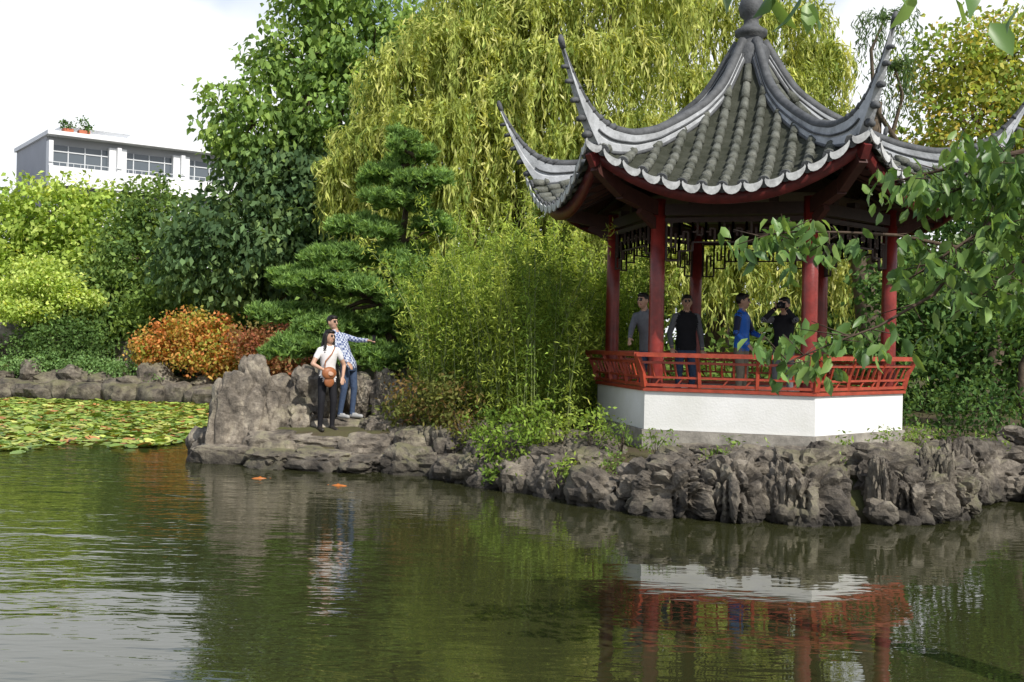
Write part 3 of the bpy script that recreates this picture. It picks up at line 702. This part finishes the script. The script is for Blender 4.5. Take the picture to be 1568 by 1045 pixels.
# ------------------------------------------------------------ trees
tree('catalpa_tree',(-7.0,35,.5),9,.35,[(-7.6,34.5,4.8,2.6,2.2,2.2),(-9.6,34.8,4.4,1.8,1.8,1.7),(-6.0,34.5,5.2,2.0,2,2.4),(-7.2,35,6.9,2.4,2,1.3)],
     66,.28,.17,[(.03,.052,.028),(.055,.095,.045),(.09,.14,.06),(.15,.21,.08)],
     upper=([(-8.3,34.5,8.5,1.7,1.5,1.4),(-5.6,35,9.0,2.0,1.8,1.5),(-6.9,35,10.6,1.7,1.5,1.1),(-4.6,35.5,11.2,2.3,1.8,1.4),(-2.2,37,12.0,2.2,1.8,1.2),(-6.3,35,12.8,1.8,1.4,1.0)],[(.05,.085,.03),(.10,.16,.05),(.17,.25,.07),(.27,.35,.10)]),
     nleaf=14,sig=.25,droop=.9,shell=.5)
def willow(name,base,h,limbs,strands,drop,spread,pal,nl=27,L=.28,W=.055):
    mb=MB(); b=Vector(base); pts=limb(mb,b-Vector((0,0,.3)),b+Vector((0,0,h)),.42,.18,8,.05,8)
    Cs=[];Ds=[];Ks=[]
    for (ox,oy,oz,sp,dr) in limbs:
        limb(mb,pts[random.randint(2,7)],(ox,oy,oz),.14,.03,5,.12)
        n=strands; th=RNG.uniform(0,2*math.pi,n); rr_=sp*spread*RNG.uniform(.15,1,n)**.7; up=RNG.uniform(.1,.9,n)*sp*.5; dl=dr*drop*RNG.uniform(.25,1.1,n)
        th=th+.22*np.sin(th*7+ox*3)
        t=np.linspace(0,1,nl)[None,:]+RNG.uniform(-.01,.01,(n,nl))
        hor=rr_[:,None]*(1-(1-np.clip(t*2.2,0,1))**2)
        z=oz+up[:,None]*np.sin(np.clip(t*2.6,0,1)*math.pi*.5)-dl[:,None]*np.clip(t-.12,0,1)**1.25
        lump=.12*np.sin(t*9+th[:,None]*5)
        x=ox+(hor+lump)*np.cos(th)[:,None]; y=oy+(hor+lump)*np.sin(th)[:,None]
        C=np.stack([x,y,z],-1); C+=RNG.normal(size=C.shape)*.05
        T=np.gradient(C,axis=1); T/=np.linalg.norm(T,axis=2,keepdims=True)+1e-6; T[:,:,2]-=.35
        T+=RNG.normal(size=T.shape)*.28
        c=mixcol(pal,np.clip(.5+.35*np.sin(th*7+ox*3)+RNG.normal(size=n)*.2,0,.999))
        Cs.append(C.reshape(-1,3));Ds.append(T.reshape(-1,3));Ks.append(jit(np.repeat(c,nl,0),.2))
    return foliage_obj(name,mb,[leaves(np.concatenate(Cs),np.concatenate(Ds),L,W,np.concatenate(Ks),.2)])
WP=[(.10,.14,.035),(.20,.24,.065),(.30,.33,.10),(.41,.42,.16)]
la=[(-2.9,30,9.0,1.6,.8),(-1.8,29.5,9.8,1.8,.9),(-.6,30,9.2,1.7,1),(-2.4,29,7.4,1.7,.85),(-3.8,30,7.2,1.3,.8),(-4.7,30,6.6,.7,.7),(-1.2,28.8,7.6,1.6,.9),(.2,29,8.3,1.6,1),
    (.4,30,10.6,1.9,1),(-.8,30.5,11.4,1.9,.9),(1.6,30,11.6,2,1),(1.4,29,9.3,1.7,1),(2.6,30,9.8,1.8,1),(.2,29,6.6,1.5,.8),(1.6,28.8,7.0,1.5,.9),(3.2,29.5,7.6,1.5,.9),(-3.0,30.5,8.2,1.3,.8),(3.6,30,11.8,2,1),(-1.6,29,5.8,1.4,.9),(2.6,28.8,5.8,1.3,.9),(-3.2,29.5,5.6,1.1,.8)]
willow('willow_tree',(0,31,.6),9,la,205,3.3,1,WP)
lb=[(4.6,33,11.8,2,1),(6.2,33,12.4,2.1,1),(7.8,33,11.6,1.8,1),(9.0,33,10.6,1.2,.9),(5.4,32,9.4,1.9,1),(7.2,32,9.2,1.9,1),(8.8,32.5,8.6,1.5,1),(4.2,32,7.6,1.6,1),(6.2,31.5,6.8,1.8,1),(8.0,31.5,6.4,1.7,.9),(9.6,32,6.4,1.4,.8),(5.0,31,5.2,1.5,.9),(3.2,31,5.2,1.5,.9),(7.0,31,4.8,1.5,.9),(9.0,31,4.6,1.4,.9),(6.0,30,4.4,1.5,.8),(4.2,30,4.6,1.4,.8)]
willow('willow_tree',(6.5,34,.6),9,lb,170,3.3,1,WP)
willow('willow_sapling',(9.8,30,.6),8,[(10.0,30,10.9,.9,.8),(10.3,30,9.6,.7,.7)],34,3.2,1,[(.05,.09,.04),(.09,.13,.05)],24,.22,.04)
# pine with flat pads
mb=MB(); tr=[(-2.3,21,.4),(-2.2,21,1.5),(-2.5,21,2.6),(-2.15,21,3.7),(-2.05,21,4.6),(-1.95,21,5.3)]
mb.tube(tr,[.12,.11,.09,.07,.05,.03],8)
pads=[(-1.93,5.35,.42),(-2.4,4.95,.45),(-1.66,4.78,.42),(-2.1,4.45,.45),(-2.85,4.0,.55),(-1.62,4.05,.45),(-2.35,3.55,.6),(-3.3,3.35,.55),(-1.8,3.2,.5),(-3.75,2.85,.6),(-2.8,2.75,.65),(-3.5,2.2,.7),(-2.4,2.1,.6),(-4.15,3.05,.4),(-3.0,1.6,.7),(-4.2,2.3,.55),(-2.05,5.6,.25),(-3.9,1.7,.6),(-1.9,2.6,.5),(-2.0,1.5,.6),(-2.45,4.5,.35)]
Cs=[];Ds=[];Ks=[]
for (x,z,r) in pads:
    zz=min(z,5.0); j=min(range(6),key=lambda q:abs(tr[q][2]-zz)); yy=21+random.uniform(-.9,.3)
    limb(mb,tr[max(0,j-0)],(x,yy,z-.1),.05,.02,5,.1)
    lobes=[(x,yy,z,r*.7)]+[(x+r*.75*math.cos(a_),yy+r*.75*math.sin(a_),z+random.uniform(-.17,.12),r*random.uniform(.4,.65)) for a_ in [random.uniform(0,6.28) for _ in range(6)]]
    for (lx_,ly_,lz_,lr) in lobes:
        limb(mb,(x,yy,z-.08),(lx_,ly_,lz_),.015,.006,4,.1,3)
        nt_=int(260*lr*lr/.25)+20; th=RNG.uniform(0,6.28,nt_); q=np.sqrt(RNG.uniform(0,1,nt_))*lr*1.1
        c=np.stack([lx_+q*np.cos(th),ly_+q*np.sin(th),lz_+.5*lr*(1-(q/lr/1.15)**2)+RNG.normal(size=nt_)*.05-.04],1)
        nn=8; C=np.repeat(c,nn,0); d=RNG.normal(size=C.shape)*.7; d[:,2]=np.abs(d[:,2])*.7+.35; d=nrm(d); C=C+d*.06
        Cs.append(C);Ds.append(d);Ks.append(jit(np.repeat(mixcol([(.07,.12,.04),(.12,.20,.06),(.19,.29,.09)],RNG.uniform(0,.999,nt_)),nn,0),.15))
foliage_obj('pine_tree',mb,[leaves(np.concatenate(Cs),np.concatenate(Ds),.14,.028,np.concatenate(Ks),.8)])
# bamboo
def bamboo(name,n,xr,yr,hr,pal,nl=190,L=.15,W=.026):
    mb=MB();Cs=[];Ds=[];Ks=[]
    for _ in range(n):
        x=random.uniform(*xr);y=random.uniform(*yr)
        if sdf(np.array([x]),np.array([y]))[0]<.9: continue
        if x>.055*y and y<18.8: continue
        frac=(x-xr[0])/(xr[1]-xr[0]); h=random.uniform(*hr)*(.78+.3*math.sin(math.pi*min(1,frac*.75+.2)))*(1 if random.random()<.85 else 1.15); lx=random.gauss(0,.35);ly=random.gauss(-.08,.25)
        pts=[Vector((x+lx*t*t*h*.35,y+ly*t*t*h*.35,.35+h*t-.25*t**4)) for t in (0,.2,.4,.6,.8,1)]
        mb.tube(pts,[.012,.011,.010,.008,.005,.003],5)
        t=RNG.uniform(.08,1,nl)**.85; i_=np.clip((t*5).astype(int),0,4); f=(t*5-i_)[:,None]; A=np.array([list(p) for p in pts])
        C=A[i_]*(1-f)+A[i_+1]*f; sp=(.10+.28*np.sin(np.pi*np.clip(t,.05,.98)))[:,None]; cl=nrm(RNG.normal(size=C.shape)); C=C+cl*sp*RNG.uniform(.2,1.1,(nl,1))
        d=cl*.6+RNG.normal(size=C.shape)*.6; d[:,2]-=.1
        Cs.append(C);Ds.append(d);Ks.append(jit(np.repeat(mixcol(pal,np.array([random.uniform(0,.999)])),nl,0),.25))
    return foliage_obj(name,mb,[leaves(np.concatenate(Cs),np.concatenate(Ds),L,W,np.concatenate(Ks),.5)],None,mat('bamboo_culm',(.16,.2,.06),.5))
BP=[(.06,.10,.02),(.13,.19,.035),(.21,.27,.05),(.30,.35,.08)]
bamboo('bamboo_grove',290,(-1.6,1.15),(16.2,20.2),(2.2,3.4),BP,280,.10,.022)
bamboo('bamboo_grove',180,(-.8,2.6),(20.2,22.8),(2.6,4.0),BP,210,.14,.028)
tree('japanese_maple',(-9.6,33.9,.4),.9,.08,[(-10.4,33.7,1.75,.95,.7,.6),(-9.5,33.6,2.15,1.0,.7,.55),(-8.8,33.5,1.5,.95,.7,.6),(-11.1,33.8,1.4,.7,.6,.5),(-8.8,33.3,.95,.7,.5,.35),(-9.6,33.3,1.2,.8,.5,.4)],220,.13,.09,[(.15,.20,.04),(.24,.22,.05),(.40,.15,.06),(.40,.30,.08)],nleaf=20,sig=.18)
tree('red_maple',(-7.1,33,.4),1.1,.07,[(-7.6,32.3,1.6,.75,.6,.6),(-6.8,32.3,1.8,.8,.6,.6),(-6.6,32.3,1.1,.7,.6,.4)],210,.12,.08,[(.13,.08,.03),(.22,.08,.05),(.13,.15,.05)],nleaf=20,sig=.18)
tree('yellow_green_maple',(-15.6,36,.5),2.2,.1,[(-16.6,36,3.2,1.0,.9,.35),(-15.2,35.7,3.5,1.1,.9,.38),(-14.2,36,3.0,.9,.8,.3),(-15.8,35.5,2.6,1.2,.9,.35),(-15.4,36,4.0,.8,.7,.3)],270,.14,.09,[(.18,.26,.06),(.28,.35,.09),(.38,.45,.15)],nleaf=20,sig=.14,droop=.1,upb=1.2)
plants('garden_shrub',[(-14.4,35.2,1.7,1.0,.8,.8),(-13.6,35.2,1.5,.9,.7,.7),(-15.6,35.6,1.6,.8,.7,.5)],190,.12,.08,[(.05,.09,.03),(.10,.16,.05)],nleaf=20,sig=.15)
plants('low_hedge',[(-16.0,34.9,.75,1.0,.6,.35),(-14.6,34.6,.85,1.1,.6,.4),(-13.2,34.4,.8,1.0,.6,.4),(-11.8,33.9,.7,1.0,.6,.35),(-10.9,33.6,.55,.6,.4,.28),(-17.5,35.2,.8,1.0,.6,.4)],280,.09,.07,[(.09,.16,.055),(.15,.23,.09)],nleaf=20,sig=.1)
LG=[(.10,.165,.04),(.21,.28,.06),(.35,.42,.12)]
tree('left_broadleaf_tree',(-17,42,.5),5,.25,[(-19.5,42,5.2,2.2,2,1.8),(-17.4,41.5,6.4,2.0,1.8,1.5),(-15.6,42,5.6,2.0,1.8,1.8),(-18.2,41,4.2,2.2,1.8,1.4),(-15.5,41,4.0,2,1.6,1.3)],74,.24,.15,LG,nleaf=14,sig=.22)
tree('left_broadleaf_tree',(-13,40,.5),5,.22,[(-13.2,40,6.3,1.4,1.4,1.4),(-13.6,39.5,4.6,1.7,1.5,1.6),(-12.4,39.5,3.4,1.6,1.4,1.2),(-14.4,39,3.2,1.6,1.4,1.2)],76,.22,.14,[(.045,.08,.03),(.10,.155,.045),(.20,.27,.08)],nleaf=14,sig=.22)
tree('left_broadleaf_tree',(-23,40,.5),5,.25,[(-22,40,5.2,2.4,2,2),(-24.5,40,6.0,2.4,2,2),(-21,39,3.0,2,1.6,1.4),(-19,39,2.6,1.6,1.4,1.0)],66,.24,.15,LG,nleaf=14,sig=.22)
tree('autumn_tree',(14,32,.6),8,.3,[(12.6,32,10.2,1.5,1.5,1.1),(14.4,32,10.6,1.7,1.5,1.3),(13.2,31.5,8.6,1.8,1.6,1.2),(15.4,31.5,8.8,1.8,1.6,1.5),(12.2,32,7.4,1.3,1.3,.9),(16.8,32,10.6,1.8,1.6,1.6),(14.2,31,6.8,1.8,1.6,1.3)],70,.2,.13,[(.08,.135,.03),(.16,.22,.05),(.27,.27,.07),(.38,.24,.08)],nleaf=18,sig=.3)
DG=[(.025,.055,.02),(.05,.095,.03),(.10,.16,.05)]
tree('right_dark_tree',(10.6,23,.5),4,.16,[(8.2,22.5,1.6,1.4,1.2,1.1),(9.8,22,2.0,1.5,1.2,1.3),(8.6,23,3.2,1.4,1.2,1.1),(10.6,22.5,3.8,1.6,1.3,1.2),(12,22.5,2.2,1.6,1.3,1.5),(9.6,23.5,4.8,1.3,1.2,.9),(11.6,23,5.4,1.6,1.3,1.1),(6.9,23,1.3,1.2,1,1.0)],95,.17,.1,DG,nleaf=20,sig=.22)
tree('right_young_tree',(8.4,17.8,.5),3.6,.09,[(8.0,18,3.1,.8,.8,.5),(9.2,17.6,3.6,.9,.8,.6),(8.8,18.4,2.4,.9,.8,.5)],100,.12,.06,[(.06,.11,.03),(.12,.19,.04)],nleaf=14,sig=.2)
plants('right_bank_shrub',[(6.5,17.4,.95,.7,.6,.5),(7.6,17.2,1.0,.8,.6,.5),(9.0,16.8,.9,.9,.6,.4)],200,.09,.05,DG,nleaf=18,sig=.12)
plants('bank_shrub',[(-1.5,17.7,1.0,.5,.4,.42),(-.9,17.1,.9,.5,.4,.4),(-1.7,18.1,.7,.4,.3,.3),(-1.1,17.3,.5,.45,.3,.3),(-.6,16.7,.5,.35,.25,.25)],300,.09,.045,[(.05,.07,.02),(.11,.12,.035),(.17,.08,.045)],nleaf=18,sig=.1)
plants('bank_shrub',[(0.0,15.3,.45,.38,.3,.32),(-.1,15.0,.1,.25,.2,.18),(.3,15.5,.75,.4,.35,.3),(-.4,16.2,.6,.4,.3,.3)],300,.085,.04,[(.05,.09,.02),(.11,.17,.03),(.19,.25,.05)],nleaf=18,sig=.09)
plants('bank_shrub',[(.85,14.35,.25,.26,.2,.26),(1.1,14.9,.72,.32,.3,.25),(.65,15.2,.7,.3,.3,.25)],280,.08,.035,[(.06,.11,.02),(.14,.2,.04),(.24,.3,.06)],nleaf=16,sig=.08)
plants('rockery_plants',[(1.9,14.3,.66,.25,.25,.12),(1.5,14.7,.7,.3,.3,.16),(5.2,14.9,.68,.35,.25,.1),(5.7,15.4,.72,.3,.3,.12),(3.0,14.2,.62,.3,.15,.08),(4.3,14.2,.62,.3,.15,.08),(2.6,13.6,.6,.18,.12,.08),(5.4,14.1,.6,.2,.15,.1),(6.8,15.5,.6,.3,.2,.1),(1.4,14.1,.4,.25,.2,.15),(3.9,13.3,.5,.1,.08,.1)],220,.07,.028,[(.07,.12,.03),(.15,.21,.05)],nleaf=14,sig=.07)
ee=[]
for _ in range(46):
    x=random.uniform(-27,32); ee.append((x,random.uniform(41,49),random.uniform(1.2,4.8 if x>-12 else 3.6),random.uniform(1.8,3),1.6,random.uniform(1.4,2.4)))
for x in (-5.5,-3.5,-1.5,.5,2.5): ee.append((x,37,random.uniform(3.5,5.5),1.8,1.2,1.8))
mb=MB()
for e in ee: limb(mb,(e[0],e[1],.3),(e[0],e[1],e[2]),.15,.05)
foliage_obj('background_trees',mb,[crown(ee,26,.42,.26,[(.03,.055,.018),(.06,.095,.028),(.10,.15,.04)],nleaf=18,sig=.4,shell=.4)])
ee=[(random.uniform(-8,9),random.uniform(24,29),random.uniform(.9,2.6),random.uniform(.9,1.5),1,random.uniform(.8,1.3)) for _ in range(20)]+[(random.uniform(-13,-6),random.uniform(36,38),random.uniform(1,3),1.4,1,1.2) for _ in range(10)]
ee=[(e[0],e[1],min(e[2],1.1),e[3],e[4],min(e[5],.9)) if e[0]>2 else e for e in ee if not (e[0]<-5 and e[1]<30)]
mb=MB()
for e in ee: limb(mb,(e[0],e[1],.3),(e[0],e[1],e[2]),.06,.02)
foliage_obj('understorey_shrubs',mb,[crown(ee,58,.2,.12,[(.04,.07,.02),(.09,.14,.035),(.16,.22,.055)],nleaf=18,sig=.25,shell=.4)])

# foreground tree whose branches hang into view
mb=MB(); 
limb(mb,(4.3,5.4,-.4),(4.0,5.6,4.6),.16,.08,10,.02)
brs=[[(4.05,5.6,3.4),(3.3,5.9,3.0),(2.8,6,2.72),(2.42,6,2.46),(2.16,6,2.28)],
     [(2.6,6,2.6),(2.3,6,2.2),(2.0,6,2.02),(1.77,6,1.93),(1.47,6,1.80)],
     [(2.42,6,2.46),(2.1,6,2.52),(1.8,6,2.53),(1.55,6,2.53),(1.32,6,2.5)],
     [(4.05,5.6,3.5),(3.2,6,3.2),(2.8,6,3.0),(2.4,6,2.9),(2.1,6,2.82)],
     [(3.3,5.9,3.0),(2.9,6.1,2.85),(2.6,6.1,2.85),(2.3,6.1,2.72)],
     [(3.3,5.9,3.0),(2.95,6,2.6),(2.75,6,2.35),(2.5,6,2.15)],
     [(4.0,5.5,4.0),(2.9,4.0,3.6),(1.8,2.9,3.05),(1.1,2.6,2.84),(.62,2.6,2.80)],
     [(3.4,6.2,3.1),(3.0,6.4,3.05),(2.7,6.4,2.98),(2.45,6.4,2.8)]]
Cs=[];Ds=[]
for bi,br in enumerate(brs):
    mb.tube(br,[.020*(1-.75*i_/(len(br)-1))*(1.2 if bi in(0,3) else .6) for i_ in range(len(br))],6)
    A=[Vector(p) for p in br]
    for s in range(1,len(A)):
        if bi==6 and s<3: continue
        for q in range(3 if bi==6 else (9 if bi in(1,2) else 14)):
            p=A[s-1].lerp(A[s],random.random()) if bi!=6 else A[s]
            if bi in(1,2) and s<=2 and random.random()<.75: continue
            tip=p+Vector((random.gauss(0,.11),random.gauss(0,.15),random.gauss(0.0,.07)))
            if bi==6: tip=p+Vector((random.gauss(0,.03),random.gauss(0,.05),-.05))
            mb.tube([p,tip],[.004,.002],4)
            for _ in range(6 if bi!=6 else 2):
                c=tip+Vector((random.gauss(0,.04),random.gauss(0,.05),random.gauss(-.03,.03)))
                dd=Vector((random.gauss(0,.5),random.gauss(0,.5),-.75)).normalized()
                Cs.append(tuple(c+dd*.05));Ds.append(tuple(dd))
Cs=np.array(Cs);Ds=np.array(Ds);K=jit(mixcol([(.045,.09,.028),(.08,.145,.04),(.14,.21,.06)],RNG.uniform(0,.999,len(Cs))),.15)
s1=leaves(Cs,Ds,.105,.05,K,.3,True)
s2=crown([(4.6,4.6,5.0,1.2,1.5,1.0),(4.4,6,4.6,1.0,1,.7)],50,.11,.05,[(.05,.1,.025),(.1,.17,.04)],nleaf=14,sig=.2)
foliage_obj('foreground_tree',mb,[s1,s2],M_NEAR,M_TWIG)

# ------------------------------------------------------------ apartment building
ab=empty('apartment_building')
M_CON=mat('white_concrete',(.80,.81,.82),.8,.3,.1,.6); M_GL=mat('window_glass',(.10,.12,.14),.12,.6); M_SID=mat('grey_siding',(.40,.41,.44),.8,.3,.1,.5); M_MUL=mat('window_frame',(.6,.62,.64),.5,.4); M_TER=mat('terracotta',(.4,.12,.06),.8)
A=Vector((-34,80,0)); fx=Vector((.806,.592,0)); bk=Vector((-.592,.806,0)); ang=math.atan2(fx.y,fx.x)
def bx(mb,u0,u1,v0,v1,z0,z1,mi=0):
    c=A+fx*(u0+u1)/2+bk*(v0+v1)/2; mb.box((c.x,c.y,(z0+z1)/2),(u1-u0,v1-v0,z1-z0),ang,mi)
w=MB(); bx(w,.02,19.98,.9,10.5,.5,16.3,1); bx(w,-.15,20.1,-.2,10.7,16.3,16.6,0)
for fl in range(5):
    z=.5+fl*3.15
    bx(w,0,20,0,.88,z-.35,z,0)
    bx(w,0,20,-.12,-.0,z-.45,z+.95,0)
    for u in (0,4.9,9.8,14.7,19.75): bx(w,u,u+.3,.002,.86,z+.003,z+2.79,0)
    for u in (4.9,9.8,14.7): bx(w,u-.5,u+.8,.40,.84,z+.004,z+2.78,0)
w.obj('walls',[M_CON,M_SID],ab)
w=MB()
for fl in range(5):
    z=.5+fl*3.15
    bx(w,.3,19.7,.86,.898,z+.2,z+2.6,0)
w.obj('windows',[M_GL],ab)
w=MB()
for fl in range(5):
    z=.5+fl*3.15
    for k in range(17): bx(w,.3+k*1.2,.38+k*1.2,.80,.858,z+.2,z+2.6,0)
    bx(w,.3,19.7,.80,.856,z+2.1,z+2.18,0)
    for k in range(40): bx(w,.2+k*.5,.23+k*.5,-.1,-.07,z+.96,z+1.2,0)
    bx(w,0,20,-.11,-.05,z+1.2,z+1.25,0)
w.obj('window_frames',[M_MUL],ab)
w=MB(); bx(w,2.0,6.5,3,8,16.6,17.5,0); bx(w,1.7,6.8,2.7,8.3,17.5,17.65,0); bx(w,1.3,2.0,1.2,1.9,16.6,17.1,1); bx(w,2.4,3.2,1.2,1.8,16.6,17.1,1)
for u in (8,9.5,12): bx(w,u,u+.5,4,4.6,16.6,17.1,0)
w.obj('penthouse',[M_CON,M_TER],ab)
rp_=A+fx*2.8+bk*1.5; rq_=A+fx*1.6+bk*1.5
plants('rooftop_plants',[(rp_.x,rp_.y,17.5,.5,.3,.5),(rq_.x,rq_.y,17.5,.4,.3,.4)],60,.25,.16,DG,nleaf=10,sig=.15)
w=MB(); 
for (x,y,sx_,h_) in [(-41,78,6,13.5),(-47,82,9,15)]:
    w.box((x,y,h_/2),(sx_,7,h_),.3,0)
    for f in range(4): w.box((x+.8,y-3.4,3+f*3),(sx_*.8,.6,1.4),.3,1); w.box((x,y,1.3+f*3.3),(sx_+.15,7.15,.2),.3,2)
w.obj('grey_office_block',[M_SID,M_GL,M_CON])

# koi
M_KOI=mat('koi_orange',(.50,.16,.03),.35,.5,.3,20)
def koi(x,y,r,s=1):
    m=MB(); v,f=ellip((0,0,0),(.2*s,.045*s,.05*s)); m.add(v,f,0,True)
    m.add([(.17*s,0,.0),(.27*s,.05*s,.03*s),(.30*s,0,.01),(.27*s,-.05*s,.03*s)],[(0,1,2),(0,2,3)],0)
    m.add([(-.05*s,0,.04*s),(.08*s,0,.04*s),(.03*s,0,.075*s)],[(0,1,2)],0); m.add([(-.08*s,.04*s,.0),(-.02*s,.1*s,.0),(0,.04*s,0)],[(0,1,2)],0); m.add([(-.08*s,-.04*s,.0),(-.02*s,-.1*s,.0),(0,-.04*s,0)],[(0,1,2)],0)
    o=m.obj('koi_fish',[M_KOI]); o.location=(x,y,WZ-.022*s); o.rotation_euler=(0,0,r)
koi(-3.6,15.8,.2,.6); koi(-2.35,15.2,2.9,.65)

# ------------------------------------------------------------ sky & sun
sun_dir=Vector((.50,-.72,.0)).normalized(); el=math.radians(44)
sd3=Vector((sun_dir.x*math.cos(el),sun_dir.y*math.cos(el),math.sin(el)))
L=bpy.data.lights.new('sun','SUN'); L.energy=5; L.angle=math.radians(.5); L.color=(1,.95,.87)
lo=bpy.data.objects.new('sun',L); scene.collection.objects.link(lo); lo.rotation_euler=sd3.to_track_quat('Z','Y').to_euler()
wd=bpy.data.worlds.new('World'); scene.world=wd; wd.use_nodes=True; nt=wd.node_tree; nt.nodes.clear()
out=nt.nodes.new('ShaderNodeOutputWorld'); bg=nt.nodes.new('ShaderNodeBackground'); bg2=nt.nodes.new('ShaderNodeBackground')
sk=nt.nodes.new('ShaderNodeTexSky'); sk.sky_type='NISHITA'; sk.sun_disc=False; sk.sun_elevation=el; sk.sun_rotation=math.atan2(sun_dir.x,sun_dir.y)
nt.links.new(sk.outputs[0],bg.inputs[0]); bg.inputs[1].default_value=.15
bg2.inputs[0].default_value=(.95,.975,1,1); bg2.inputs[1].default_value=1.15
tc=nt.nodes.new('ShaderNodeTexCoord'); sp=nt.nodes.new('ShaderNodeSeparateXYZ'); nt.links.new(tc.outputs['Generated'],sp.inputs[0])
nn=nt.nodes.new('ShaderNodeTexNoise'); nn.inputs['Scale'].default_value=3.2; nn.inputs['Detail'].default_value=5; nt.links.new(tc.outputs['Generated'],nn.inputs['Vector'])
m1=nt.nodes.new('ShaderNodeMath'); m1.operation='MULTIPLY_ADD'; m1.inputs[1].default_value=-.6; nt.links.new(nn.outputs['Fac'],m1.inputs[0]); nt.links.new(sp.outputs['Z'],m1.inputs[2])
r=nt.nodes.new('ShaderNodeMapRange'); r.inputs['From Min'].default_value=-.02; r.inputs['From Max'].default_value=.07; r.inputs['To Min'].default_value=1; r.inputs['To Max'].default_value=.2
nt.links.new(m1.outputs[0],r.inputs['Value'])
ms=nt.nodes.new('ShaderNodeMixShader'); nt.links.new(r.outputs[0],ms.inputs[0]); nt.links.new(bg.outputs[0],ms.inputs[1]); nt.links.new(bg2.outputs[0],ms.inputs[2]); nt.links.new(ms.outputs[0],out.inputs[0])
wd.cycles.sampling_method='NONE'

# ------------------------------------------------------------ camera
cd=bpy.data.cameras.new('camera'); cd.sensor_width=36; cd.lens=38.6; cd.clip_end=3000; cd.clip_start=.05
cam=bpy.data.objects.new('camera',cd); scene.collection.objects.link(cam)
cam.matrix_world=Matrix.Translation((0,0,1.9))@(Matrix.Rotation(math.radians(90),4,'X')@Matrix.Rotation(math.radians(1.15),4,'Z'))
scene.camera=cam
print('polys',sum(len(o.data.polygons) for o in scene.objects if o.type=='MESH'))
